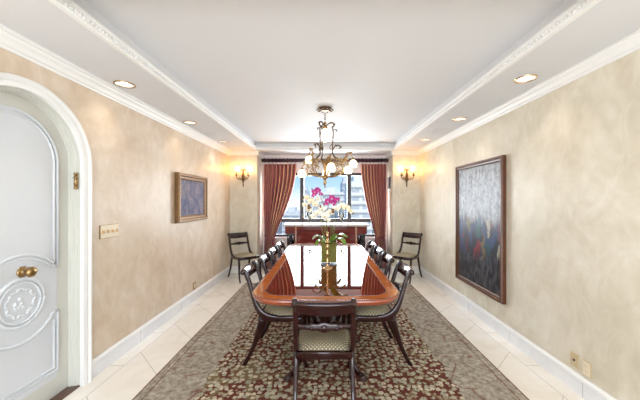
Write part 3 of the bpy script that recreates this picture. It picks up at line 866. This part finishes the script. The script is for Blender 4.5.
# ------------------------------------------------------------------ sconces
def sconce(s, label):
    r = tag(empty('wall_sconce', (s * 1.585, YB, 1.86)), label, 'wall sconce', 'brass wall sconces')
    b = MB()
    b.lathe([(0.0, -0.19), (0.008, -0.18), (0.012, -0.15), (0.008, -0.12), (0.016, -0.08), (0.022, -0.03), (0.030, 0.02), (0.022, 0.06), (0.014, 0.09), (0.010, 0.13), (0, 0.14)], (0, -0.024, 0), 14)
    for q in (-1, 1):
        b.tube(cr([(0, -0.02, 0.12), (q * 0.02, -0.022, 0.155), (q * 0.042, -0.022, 0.16), (q * 0.045, -0.022, 0.135), (q * 0.025, -0.022, 0.13)], 5), 0.006, 8)
        b.ball((q * 0.02, -0.022, -0.05), 0.018, 0.7, 0.6, 1.8, n=8, m=6, rot=Matrix.Rotation(q * 0.4, 3, 'Y'))
    b.build('back_plate', M['brass_dark'], r)
    for q in (-1, 1):
        b = MB()
        b.tube(cr([(0, -0.035, -0.01), (q * 0.045, -0.06, -0.045), (q * 0.09, -0.075, -0.035), (q * 0.113, -0.08, 0.0), (q * 0.113, -0.08, 0.03)], 6), 0.007, 8)
        b.tube(cr([(q * 0.03, -0.05, -0.03), (q * 0.055, -0.055, 0.0), (q * 0.075, -0.06, -0.015), (q * 0.06, -0.06, -0.03)], 5), 0.005, 6)
        b.lathe([(0.0, 0.02), (0.012, 0.022), (0.030, 0.034), (0.030, 0.038), (0.010, 0.044), (0.016, 0.06), (0.018, 0.075), (0.0, 0.075)], (q * 0.113, -0.08, 0), 14)
        a = b.build('sconce_arm', M['brass_dark'], r)
        b = MB(); b.lathe([(0.0, 0.075), (0.010, 0.075), (0.010, 0.125), (0.0, 0.126)], (q * 0.113, -0.08, 0), 12); b.build('candle_sleeve', M['candle'], a)
        b = MB(); b.lathe([(0.006, 0.126), (0.013, 0.145), (0.014, 0.158), (0.008, 0.185), (0.002, 0.205), (0, 0.207)], (q * 0.113, -0.08, 0), 12); b.build('flame_bulb', M['bulb'], a)
sconce(-1, 'brass two-light wall sconce above the corner chair left of the window')
sconce(1, 'brass two-light wall sconce above the corner chair right of the window')

# ------------------------------------------------------------------ chandelier
CX, CY = 0.0, 3.40
ch = tag(empty('chandelier', (CX, CY, ZC)), 'ornate antique bronze chandelier with frosted glass shades hanging over the table', 'chandelier')
b = MB()
b.lathe([(0.03, -0.035), (0.05, -0.028), (0.07, -0.012), (0.072, -0.002), (0.0, -0.001)], n=20)
for k in range(10):
    a = 2 * PI * k / 10
    b.ball((0.075 * math.cos(a), 0.075 * math.sin(a), -0.018), 0.026, 1.3, 0.7, 0.35, n=8, m=5, rot=Matrix.Rotation(a, 3, 'Z') @ Matrix.Rotation(0.35, 3, 'Y'))
b.build('ceiling_canopy', M['brass_dark'], ch)
b = MB()
for k in range(5):
    zc = -0.052 - k * 0.024; pts = []
    for q in range(13):
        a = 2 * PI * q / 12; u = 0.009 * math.cos(a); v = 0.016 * math.sin(a)
        pts.append((u, 0, zc + v) if k % 2 else (0, u, zc + v))
    b.tube(pts, 0.003, 6)
b.build('chain', M['brass_dark'], ch)
b = MB()     # crown and lamp holder
b.lathe([(0.0, -0.16), (0.012, -0.165), (0.018, -0.18), (0.010, -0.195), (0.022, -0.21), (0.030, -0.232), (0.020, -0.245), (0.0, -0.246)], n=16)
b.build('crown', M['brass'], ch)
b = MB(); b.lathe([(0.016, -0.246), (0.034, -0.262), (0.040, -0.30), (0.038, -0.34), (0.030, -0.375), (0.014, -0.40), (0.0, -0.404)], n=20); s0 = b.build('glass_shade', M['shade'], ch); s0['label'] = 'central bullet-shaped frosted shade'
for k in range(3):      # cage of three scrolling uprights
    a = math.radians((-8, 112, 232)[k] + 0); ca, sa = math.cos(a), math.sin(a)
    def P(r, z): return (r * ca, r * sa, z)
    b = MB()
    path = cr([P(0.018, -0.205), P(0.04, -0.188), P(0.070, -0.175), P(0.098, -0.185), P(0.104, -0.215), P(0.085, -0.225), P(0.092, -0.25), P(0.096, -0.32), P(0.090, -0.40), P(0.088, -0.50), P(0.10, -0.56), P(0.15, -0.60)], 6)
    b.tube(path, lerpl([0.006, 0.009, 0.008, 0.007, 0.007, 0.010], len(path)), 8)
    b.tube(cr([P(0.092, -0.27), P(0.12, -0.255), P(0.135, -0.27), P(0.125, -0.285)], 5), 0.005, 6)
    b.tube(cr([P(0.089, -0.50), P(0.115, -0.455), P(0.155, -0.44), P(0.180, -0.465), P(0.165, -0.485)], 5), 0.007, 6)
    b.tube(cr([P(0.088, -0.42), P(0.070, -0.44), P(0.055, -0.47), P(0.075, -0.49)], 5), 0.004, 6)
    for (rr, zz, sc) in ((0.104, -0.19, 1), (0.135, -0.262, 0.8), (0.180, -0.455, 1), (0.092, -0.35, 0.7), (0.13, -0.445, 0.9)):
        b.ball(P(rr, zz), 0.015 * sc, 1.5, 0.8, 0.6, n=8, m=5, rot=Matrix.Rotation(a, 3, 'Z') @ Matrix.Rotation(0.6, 3, 'Y'))
    b.build('cage_scroll', M['brass_dark'], ch)
b = MB()     # basket hub and finial
b.lathe([(0.0, -0.60), (0.020, -0.605), (0.020, -0.63), (0.026, -0.66), (0.020, -0.69), (0.012, -0.71), (0.014, -0.78), (0.030, -0.80), (0.040, -0.815), (0.022, -0.835), (0.012, -0.85), (0.022, -0.875), (0.016, -0.895), (0.006, -0.91), (0.010, -0.925), (0.0, -0.94)], n=18)
for k in range(8):
    a = 2 * PI * k / 8; b.ball((0.026 * math.cos(a), 0.026 * math.sin(a), -0.645), 0.014, 1.0, 0.6, 1.5, n=8, m=5, rot=Matrix.Rotation(a, 3, 'Z'))
b.build('hub', M['brass'], ch)
ARM = [(-0.266, -0.05, -0.732), (-0.196, 0.15, -0.545), (0.066, -0.20, -0.675), (0.012, 0.20, -0.705), (0.262, -0.10, -0.697), (0.335, 0.05, -0.605)]
for k, (dx_, dy_, zz) in enumerate(ARM):
    a = math.atan2(dy_, dx_); R_ = math.hypot(dx_, dy_); ca, sa = math.cos(a), math.sin(a); zz -= 0.022
    def P(r, z): return (r * ca, r * sa, z)
    b = MB()
    path = cr([P(0.012, -0.805), P(R_ * 0.35, -0.80), P(R_ * 0.66, min(-0.745, zz - 0.03)), P(R_ * 0.80, zz - 0.035), P(R_ * 0.74, zz + 0.045), P(R_ * 0.87, zz + 0.095), P(R_, zz + 0.045)], 6)
    b.tube(path, lerpl([0.009, 0.009, 0.008, 0.007, 0.006], len(path)), 8)
    for q in (0.0, 1.0):
        path = cr([P(R_ * 0.42, -0.78 + q * 0.1), P(R_ * 0.62, -0.70 + q * 0.08), P(R_ * 0.5, -0.66 + q * 0.06), P(R_ * 0.36, -0.69 + q * 0.06), P(R_ * 0.45, -0.71 + q * 0.06)], 5)
        b.tube(path, 0.0055, 6)
    path = cr([P(0.04, -0.64), P(0.08, -0.60), P(R_ * 0.60, -0.605), P(R_ * 0.72, -0.64), P(R_ * 0.60, -0.66), P(R_ * 0.52, -0.64)], 5)
    b.tube(path, 0.005, 6)
    path = cr([P(R_ * 0.86, zz + 0.02), P(R_ * 0.74, zz + 0.07), P(R_ * 0.78, zz + 0.11), P(R_ * 0.92, zz + 0.115), P(R_ * 0.95, zz + 0.09)], 5)
    b.tube(path, 0.005, 6)
    for (rr, z2) in ((R_ * 0.62, -0.745), (R_ * 0.9, zz + 0.11), (R_ * 0.7, -0.62), (R_ * 0.72, zz + 0.06), (R_ * 0.45, -0.67), (R_ * 0.5, -0.60)):
        b.ball(P(rr, z2), 0.017, 1.5, 0.8, 0.5, n=8, m=5, rot=Matrix.Rotation(a, 3, 'Z') @ Matrix.Rotation(-0.7, 3, 'Y'))
    b.lathe([(0.0, zz + 0.05), (0.014, zz + 0.045), (0.020, zz + 0.030), (0.016, zz + 0.022)], P(R_, 0), 14)
    arm = b.build('scroll_arm', M['brass'], ch)
    b = MB()
    b.lathe([(0.016, zz + 0.026), (0.030, zz + 0.012), (0.042, zz - 0.012), (0.044, zz - 0.030), (0.036, zz - 0.048), (0.040, zz - 0.058), (0.034, zz - 0.058), (0.0, zz - 0.045)], P(R_, 0), 24, ruff=0.06, nr=6)
    b.build('glass_shade', M['shade'], arm)

# ------------------------------------------------------------------ recessed lights and vents in the soffit
posn = {('left', 2): 'nearest the arched door', ('left', 3): 'midway along', ('left', 4): 'nearest the far corner',
        ('right', 2): 'nearest the camera', ('right', 3): 'midway along', ('right', 4): 'nearest the far corner'}
for side, LS in (('left', LIGHTS_L), ('right', LIGHTS_R)):
    for k, (x, y) in enumerate(LS):
        if y > TY0:
            r = tag(empty('recessed_light', (x, y, ZS)), 'round brass-rimmed recessed light in the %s soffit, %s' % (side, posn[(side, k)]), 'ceiling light', 'recessed soffit lights')
            b = MB(); n = 28; R = []
            for q, z in ((0.079, 0.0), (0.078, -0.006), (0.070, -0.008), (0.064, -0.002), (0.055, 0.05), (0.050, 0.085), (0.0, 0.085)):
                R.append([b.v((max(q, 0.0005) * math.cos(2 * PI * i / n), max(q, 0.0005) * math.sin(2 * PI * i / n), z)) for i in range(n)])
            for A, B in zip(R, R[1:]):
                for i in range(n): b.face([A[i], A[(i + 1) % n], B[(i + 1) % n], B[i]])
            for f in b.bm.faces:
                if f.calc_center_median().z > 0.0: f.material_index = 1
            b.build('trim_ring', [M['brass'] if side == 'left' else M['gold'], M['can']], r)
            b = MB(); b.lathe([(0.0, 0.075), (0.030, 0.072), (0.046, 0.040), (0.042, 0.024), (0.0, 0.018)], n=20); b.build('reflector_lamp', M['lampdisc'], r)
        ld = bpy.data.lights.new('downlight', 'SPOT'); ld.energy = 15
        ld.color = (1.0, 0.9, 0.77); ld.spot_size = math.radians(104); ld.spot_blend = 1.0; ld.shadow_soft_size = 0.035
        lo = bpy.data.objects.new('downlight', ld); COL.objects.link(lo); lo.location = (x, y, ZS + 0.025 if y > TY0 else ZS - 0.01)
for x, y, side in ((-1.65, 4.17, 'left'), (1.585, 4.0, 'right')):
    r = tag(empty('air_vent', (x, y, ZS)), 'flat white slotted air vent in the %s soffit' % side, 'vent', 'soffit air vents')
    b = MB(); b.box(-0.11, 0.11, -0.09, 0.09, -0.006, 0.0, 0.002); b.build('vent_plate', M['vent'], r)
    b = MB()
    for k in range(8): b.box(-0.09, 0.09, -0.075 + k * 0.0205, -0.069 + k * 0.0205, -0.008, -0.005)
    b.build('vent_slats', M['vent'], r)

# ------------------------------------------------------------------ plates on the walls
def plate(name, label, cat, s, y0, y1, z0, z1, mat, detail, rim=None, group=None):
    r = tag(empty(name, (s * XW, (y0 + y1) / 2, (z0 + z1) / 2)), label, cat, group)
    hy, hz = (y1 - y0) / 2, (z1 - z0) / 2
    b = MB(); xa, xb = sorted((0, -s * 0.007)); b.box(xa, xb, -hy, hy, -hz, hz, 0.002)
    b.build('cover_plate', rim or mat, r)
    if rim:
        b = MB(); xa, xb = sorted((-s * 0.006, -s * 0.0095)); b.box(xa, xb, -hy + 0.006, hy - 0.003, -hz + 0.004, hz - 0.004, 0.001); b.build('plate_face', mat, r)
    if detail == 'toggles':
        for k in range(4):
            y = -hy + (k + 0.5) * 2 * hy / 4
            b = MB(); xa, xb = sorted((-s * 0.009, -s * 0.022)); b.box(xa, xb, y - 0.005, y + 0.005, -0.012, 0.012, 0.001); b.build('switch_toggle', M['gold'], r)
    if detail == 'outlet':
        b = MB(); xa, xb = sorted((-s * 0.006, -s * 0.0085)); b.box(xa, xb, -hy * .55, hy * .55, -hz * 0.65, hz * 0.65, 0.001); rc = b.build('receptacle', M['plate'], r)
        b = MB()
        for z in (-hz * 0.35, hz * 0.35):
            xa, xb = sorted((-s * 0.008, -s * 0.0095))
            for q in (-0.008, 0.005): b.box(xa, xb, q, q + 0.003, z - 0.006, z + 0.006)
        b.build('socket_slots', M['dark'], rc)
    if detail == 'jack':
        b = MB(); b.lathe([(0.0, 0.0), (0.009, 0.0), (0.009, 0.004), (0, 0.004)] if s < 0 else [(0.0, 0.0), (0.009, 0.0), (0.009, -0.004), (0, -0.004)], (-s * 0.007, 0, 0), 12, 'x'); b.build('jack', M['dark'], r)
plate('light_switch', 'cream four-toggle light switch plate on the left wall beside the arched door', 'light switch', -1, 2.375, 2.585, 1.085, 1.20, M['plate'], 'toggles', rim=M['brass'])
plate('wall_outlet', 'narrow brass outlet plate low on the left wall under the small painting', 'outlet', -1, 4.06, 4.15, 0.15, 0.25, M['brass'], 'outlet')
plate('cable_jack', 'tan cable jack plate low on the right wall, left of the outlet', 'wall plate', 1, 2.11, 2.18, 0.175, 0.275, M['tan_plate'], 'jack')
plate('wall_outlet', 'pale outlet plate low on the right wall, right of the cable jack', 'outlet', 1, 2.01, 2.075, 0.165, 0.27, M['plate'], 'outlet', rim=M['tan_plate'])
# on the right return of the alcove (faces -x)
g = tag(empty('wall_speaker_grille', (XA, 5.93, 1.77)), 'small dark grey grille high on the wall return right of the curtain', 'grille')
b = MB(); b.box(-0.010, 0, -0.13, 0.13, -0.12, 0.12, 0.003); b.build('grille_frame', M['grille'], g)
b = MB()
for k in range(10): b.box(-0.013, -0.009, -0.11, 0.11, -0.10 + k * 0.021, -0.092 + k * 0.021)
b.build('grille_bars', M['dark'], g)
g = tag(empty('light_switch', (XA, 5.90, 1.31)), 'white switch plate on the wall return below the dark grille', 'light switch')
b = MB(); b.box(-0.006, 0, -0.05, 0.05, -0.06, 0.06, 0.002); b.build('cover_plate', M['white'], g)
b = MB(); b.box(-0.010, -0.005, -0.018, 0.018, -0.034, 0.034, 0.001); b.build('rocker', M['plate'], g)

# ------------------------------------------------------------------ centrepiece on the table
TT = TZ + 0.0005
b = MB(); b.box(-0.145, 0.145, -0.20, 0.20, 0, 0.006, 0.002)
tag(b.build('mirror_tray', M['tray'], loc=(0.02, 3.10, TT)), 'flat grey rectangular tray under the orchid vase on the table', 'tray')
VX, VY, VZ = 0.04, 3.02, TT + 0.0065
va = tag(empty('square_vase', (VX, VY, VZ)), 'square vase packed with green moss holding the orchids', 'vase')
b = MB(); rows = []
for h_, z in ((0.082, 0), (0.084, 0.003), (0.084, 0.21), (0.081, 0.21), (0.081, 0.006)):
    rows.append([b.v((sx * h_, sy * h_, z)) for sx, sy in ((-1, -1), (1, -1), (1, 1), (-1, 1))])
for A, B in zip(rows, rows[1:]):
    for k in range(4): b.face([A[k], A[(k + 1) % 4], B[(k + 1) % 4], B[k]], None, False)
b.face(rows[0], None, False); b.face(rows[-1], None, False)
b.build('glass_box', M['glass'], va)
b = MB(); n = 10
b.box(-0.080, 0.080, -0.080, 0.080, 0.007, 0.185)
bmesh.ops.subdivide_edges(b.bm, edges=b.bm.edges[:], cuts=9, use_grid_fill=True)
for q in b.bm.verts:
    if q.co.z > 0.18: q.co.z += random.uniform(-0.004, 0.016)
for _ in range(40): b.ball((random.uniform(-.06, .06), random.uniform(-.06, .06), 0.192), random.uniform(0.008, 0.016), 1, 1, 0.7, n=7, m=4)
b.build('moss_filling', M['moss'], va)

def bloom(b, c, d, size, lipmi=1, roll=0.0):
    """one moth-orchid flower at c facing d"""
    d = Vector(d).normalized(); up = Vector((0, 0, 1))
    s = d.cross(up).normalized(); u = s.cross(d).normalized()
    R = Matrix((s, u, d)).transposed() @ Matrix.Rotation(roll, 3, 'Z')
    def petal(ang, ln, wd, push):
        n = 8; cols = []
        for i in range(n + 1):
            f = i / n; w_ = wd * math.sin(PI * min(1, f * 0.93 + 0.07)) ** 0.65
            row = []
            for j in (-1, -0.5, 0, 0.5, 1):
                x, y = j * w_, f * ln
                zz = push + 0.25 * ln * f * (1 - f) - 0.12 * abs(j) * w_
                p = Vector((x * math.cos(ang) + y * math.sin(ang), -x * math.sin(ang) + y * math.cos(ang), zz))
                row.append(b.v(Vector(c) + R @ p * 1.0))
            cols.append(row)
        for A, B in zip(cols, cols[1:]):
            for j in range(4): b.face([A[j], A[j + 1], B[j + 1], B[j]], 0)
    L = size
    for ang in (0, math.radians(128), math.radians(-128)): petal(ang, L * 0.95, L * 0.30, 0)
    for ang in (math.radians(72), math.radians(-72)): petal(ang, L * 1.05, L * 0.50, L * 0.06)
    b.ball(Vector(c) + R @ Vector((0, -L * 0.15, L * 0.2)), L * 0.17, 1, 1.3, 1, mi=lipmi, n=8, m=5)

def at(px, py, Y):   # point seen at this place of the photograph, at depth Y
    return Vector(((px - 325) / 290 * Y, Y, 1.40 - (py - 201) / 290 * Y))
def orchid(name, label, stems, flowers, buds, leaves, pm, base):
    r = tag(empty(name, (0, 0, 0)), label, 'orchid', 'orchids in the moss vase')
    r.location = base; B = Vector(base)
    for pts in stems:
        P_ = cr([Vector(p) - B for p in pts], 7)
        b = MB(); b.tube(P_, lerpl([0.0045, 0.004, 0.003, 0.002], len(P_)), 7); b.build('flower_stem', M['stem'], r)
    for (p, sz, roll, m_) in flowers:
        b = MB(); q = Vector(p) - B
        bloom(b, q, (random.uniform(-.5, .5), -1, random.uniform(-.15, .25)), sz, 1, roll)
        o = b.build('orchid_bloom', [m_, M['lip'] if m_ is not M['petal_m'] else M['petal_w']], r)
        sm = o.modifiers.new('thickness', 'SOLIDIFY'); sm.thickness = 0.0012
    for p, sz in buds:
        b = MB(); b.ball(Vector(p) - B, sz, 0.8, 0.8, 1.15, n=10, m=7); b.build('orchid_bud', M['bud'], r)
    for (p0, p1, p2, w_, m_) in leaves:
        b = MB(); path = cr([Vector(p0) - B, Vector(p1) - B, Vector(p2) - B], 6); rows = []
        for i, q in enumerate(path):
            f = i / (len(path) - 1); tg = (path[min(i + 1, len(path) - 1)] - path[max(0, i - 1)]).normalized()
            sd = tg.cross(Vector((0, 0, 1))).normalized(); nn = sd.cross(tg)
            ww = w_ * (math.sin(PI * (0.08 + 0.92 * f)) ** 0.6 if f < 1 else 0.02)
            rows.append([b.v(q + sd * ww * j - nn * (0.012 * (1 - abs(j)))) for j in (-1, -0.5, 0, 0.5, 1)])
        for A, C_ in zip(rows, rows[1:]):
            for j in range(4): b.face([A[j], A[j + 1], C_[j + 1], C_[j]])
        o = b.build('orchid_leaf', m_, r); sm = o.modifiers.new('thickness', 'SOLIDIFY'); sm.thickness = 0.002
Y0 = 3.02
zb = TT + 0.20
W = M['petal_w']; C_ = M['petal_c']; MG = M['petal_m']
fl = [(at(318, 213, 2.98), .047, 0, W), (at(325, 216, 2.94), .050, .3, W), (at(330, 212.5, 2.98), .046, -.3, W), (at(322, 209, 3.02), .044, .2, W), (at(314, 216, 3.02), .040, -.2, W), (at(327, 219.5, 2.99), .040, .5, W),
      (at(336, 209, 3.02), .044, .1, W), (at(341, 206, 2.98), .046, -.3, W), (at(346, 207.5, 2.96), .044, .2, C_), (at(350, 211, 3.02), .036, .6, C_),
      (at(307, 198, 3.06), .038, .4, C_), (at(311, 201, 3.00), .042, -.2, C_), (at(315, 204, 3.04), .042, .2, C_), (at(305, 205, 3.08), .034, .1, C_), (at(318, 199, 3.10), .036, .9, W), (at(309, 210, 3.05), .036, .2, C_)]
stems_w = [[(VX + .03, VY - .02, zb), at(334, 233, 2.99), at(335, 224, 3.0), at(336, 212, 3.01)], [(VX - .01, VY - .03, zb), at(324, 233, 2.98), at(327, 224, 2.97), at(326, 217, 2.96)],
           [(VX - .02, VY, zb), at(326, 232, 3.0), at(322, 221, 3.0), at(318, 212, 3.01), at(312, 213, 3.02), at(304, 218, 3.03)],
           [(VX + .02, VY, zb), at(333, 230, 3.02), at(332, 216, 3.03), at(337, 207, 3.03), at(345, 206, 3.02), at(352, 212, 3.03)],
           [(VX - .03, VY + .02, zb), at(322, 230, 3.05), at(320, 212, 3.07), at(315, 200, 3.07), at(308, 197, 3.08), at(302, 199, 3.09)]]
orchid('white_orchid', 'white and cream moth orchid sprays arching out of the moss vase', stems_w, fl,
       [(at(303, 217.5, 3.03), .012), (at(302, 198, 3.09), .010), (at(353, 213, 3.03), .011), (at(309, 207, 2.99), .022), (at(333, 211, 2.97), .022), (at(320.5, 206.5, 2.98), .013)],
       [(at(329, 242, 3.0), at(338, 234, 2.93), at(348, 237, 2.84), .048, M['leaf']), (at(330, 242, 3.05), at(340, 238, 3.0), at(346, 245, 2.92), .038, M['leaf']),
        (at(326, 242, 3.0), at(318, 235, 2.95), at(312, 239, 2.9), .026, M['leaf_pale']), (at(325, 242, 3.02), at(319, 240, 2.93), at(315, 247, 2.88), .024, M['leaf']), (at(328, 242, 2.98), at(325, 239, 2.90), at(321, 243, 2.86), .026, M['leaf'])],
       None, (VX, VY, zb))
fm = [(at(315, 192, 3.05), .040, 0, MG), (at(318, 190, 3.09), .036, .5, MG), (at(321, 194, 3.08), .024, .2, MG), (at(314, 195, 3.04), .030, -.6, MG),
      (at(328, 201, 3.02), .036, 0, MG), (at(332, 198, 3.05), .038, .4, MG), (at(337, 200, 3.04), .036, -.4, MG), (at(333, 203, 3.01), .034, .7, MG), (at(326, 204, 3.03), .026, .1, MG)]
stems_m = [[(VX, VY + .03, zb), at(327, 228, 3.06), at(325, 210, 3.09), at(320, 196, 3.09), at(314, 191, 3.07)],
           [(VX + .01, VY + .03, zb), at(331, 228, 3.06), at(328, 212, 3.07), at(330, 201, 3.06), at(338, 199, 3.06)]]
orchid('magenta_orchid', 'magenta moth orchid sprays rising above the white ones in the vase', stems_m, fm, [(at(312, 189, 3.07), .010)],
       [(at(331, 242, 3.08), at(336, 236, 3.14), at(342, 240, 3.22), .028, M['leaf']), (at(327, 242, 3.08), at(322, 236, 3.14), at(318, 240, 3.2), .026, M['leaf'])], None, (VX, VY, zb))
# candlestick
cs = tag(empty('candlestick', (0.023, 2.73, TT)), 'slim turned gold candlestick standing in front of the orchid vase', 'candlestick')
b = MB(); b.lathe([(0.0, 0.0), (0.050, 0.0), (0.050, 0.006), (0.040, 0.012), (0.020, 0.020), (0.012, 0.035), (0.009, 0.055), (0.014, 0.062), (0.009, 0.07), (0.008, 0.12), (0.013, 0.135), (0.015, 0.15), (0.009, 0.162), (0.008, 0.19), (0.013, 0.20), (0.015, 0.215), (0.008, 0.225), (0.008, 0.238), (0.028, 0.248), (0.028, 0.252), (0.012, 0.256), (0.012, 0.275), (0.015, 0.28), (0.0, 0.28)], n=24)
b.build('stick', M['gold'], cs)
b = MB(); b.lathe([(0.0, 0.28), (0.011, 0.28), (0.0105, 0.345), (0.003, 0.349), (0.001, 0.356), (0, 0.357)], n=14); b.build('candle', M['gold'], cs)

# ------------------------------------------------------------------ city outside the window
def tower(x0, x1, y, top, depth, m, fh, label, cols=0):
    r = tag(empty('apartment_tower', ((x0 + x1) / 2, y + depth / 2, -70)), label, 'building', 'buildings beyond the window')
    hw, hd, H = (x1 - x0) / 2, depth / 2, top + 70
    b = MB(); b.box(-hw, hw, -hd, hd, 0, H); b.box(-hw * 0.5, hw * 0.3, -hd * 0.5, hd * 0.5, H, H + fh * 0.8)
    nfl = int(H / fh)
    b.build('tower_body', m, r)
    b = MB()
    for k in range(max(0, nfl - 34), nfl):
        z = k * fh + fh * 0.35
        nc = max(2, int(2 * hw / (fh * 1.5)))
        for c in range(nc):
            xa = -hw + (c + 0.16) * 2 * hw / nc; b.box(xa, xa + 2 * hw / nc * 0.68, -hd - 0.10, -hd + 0.05, z, z + fh * 0.42)
    wn_ = b.build('tower_windows', M['tower_win'], r); wn_['kind'] = 'stuff'
    b = MB()
    for k in range(max(0, nfl - 34), nfl + 1):
        b.box(-hw - 0.3, hw + 0.3, -hd - 0.7, -hd, k * fh - 0.15, k * fh + 0.15)
    sl = b.build('balcony_slabs', m, r); sl['kind'] = 'stuff'
def X(px, Y): return (px - 325) / 290 * Y
def Zp(py, Y): return 1.4 - (py - 201) / 290 * Y
tower(X(321, 150), X(343, 150), 150, Zp(192, 150), 30, M['tower_w'], 3.4, 'wide pale apartment block seen through the middle pane')
tower(X(342.5, 210), X(348.5, 210), 210, Zp(181, 210), 30, M['tower_g'], 4.0, 'slim tall tower seen just left of the right window post')
tower(X(350, 110), X(372, 110), 110, Zp(181, 110), 30, M['tower_w'], 3.2, 'tall pale balconied tower seen through the right pane')
tower(X(304, 260), X(308, 260), 260, Zp(190, 260), 30, M['tower_g'], 4.5, 'distant slim tower seen right of the left window post')
tower(X(308, 320), X(322, 320), 320, Zp(202, 320), 40, M['tower_g'], 5.0, 'low distant grey block seen behind the orchids')
tower(X(282, 230), X(300, 230), 230, Zp(212, 230), 40, M['tower_g'], 4.0, 'low pale block seen through the left pane')
b = MB(); b.box(-900, 900, 40, 1500, -71, -70); struct(b.build('ground', M['ground']))

# ------------------------------------------------------------------ light
w = bpy.data.worlds.new('sky'); S.world = w; w.use_nodes = True
nt = w.node_tree; bg = nt.nodes['Background']
tc = nt.nodes.new('ShaderNodeTexCoord'); sp = nt.nodes.new('ShaderNodeSeparateXYZ'); rp = nt.nodes.new('ShaderNodeValToRGB')
nt.links.new(tc.outputs['Generated'], sp.inputs[0]); nt.links.new(sp.outputs[2], rp.inputs[0]); nt.links.new(rp.outputs[0], bg.inputs[0])
e = rp.color_ramp.elements; e[0].position = 0.0; e[0].color = lin((232, 240, 248)); e[1].position = 0.16; e[1].color = lin((118, 172, 238))
q = e.new(0.05); q.color = lin((180, 212, 246)); q = e.new(0.6); q.color = lin((90, 140, 220))
bg.inputs['Strength'].default_value = 0.85
sun = bpy.data.lights.new('sun', 'SUN'); sun.energy = 2.2; sun.angle = 0.01; sun.color = (1, 0.96, 0.9)
so = bpy.data.objects.new('sun', sun); COL.objects.link(so); so.rotation_euler = (math.radians(42), 0, math.radians(28))

def area(name, loc, rot, sx, sy, e_, col):
    l = bpy.data.lights.new(name, 'AREA'); l.shape = 'RECTANGLE'; l.size = sx; l.size_y = sy; l.energy = e_; l.color = col
    o = bpy.data.objects.new(name, l); COL.objects.link(o); o.location = loc; o.rotation_euler = rot; return o
# added fill light behind the camera, shining in through the rear opening
area('rear_fill_light', (0, YN - 0.3, 1.15), (math.radians(72), 0, 0), 2.9, 1.9, 92, (0.89, 0.945, 1.0))
# daylight entering at the far window
area('window_daylight', (0, YA + 0.2, 1.36), (math.radians(-90), 0, 0), 2.3, 1.25, 125, (0.91, 0.955, 1.0))

cam = bpy.data.cameras.new('camera'); co_ = bpy.data.objects.new('camera', cam); COL.objects.link(co_)
co_.location = (0, 0, 1.40); co_.rotation_euler = (math.radians(90), 0, 0)
cam.sensor_width = 36; cam.lens = 290 / 640 * 36; cam.shift_x = -5 / 640; cam.shift_y = 1 / 640
cam.clip_start = 0.05; cam.clip_end = 3000
S.camera = co_
S.view_settings.view_transform = 'Standard'; S.view_settings.look = 'None'; S.view_settings.gamma = 1; S.view_settings.use_curve_mapping = False
S.view_settings.exposure = 0.66
S.cycles.use_denoising = True
S.cycles.max_bounces = 10; S.cycles.diffuse_bounces = 6; S.cycles.transparent_max_bounces = 16
S.cycles.sample_clamp_indirect = 6
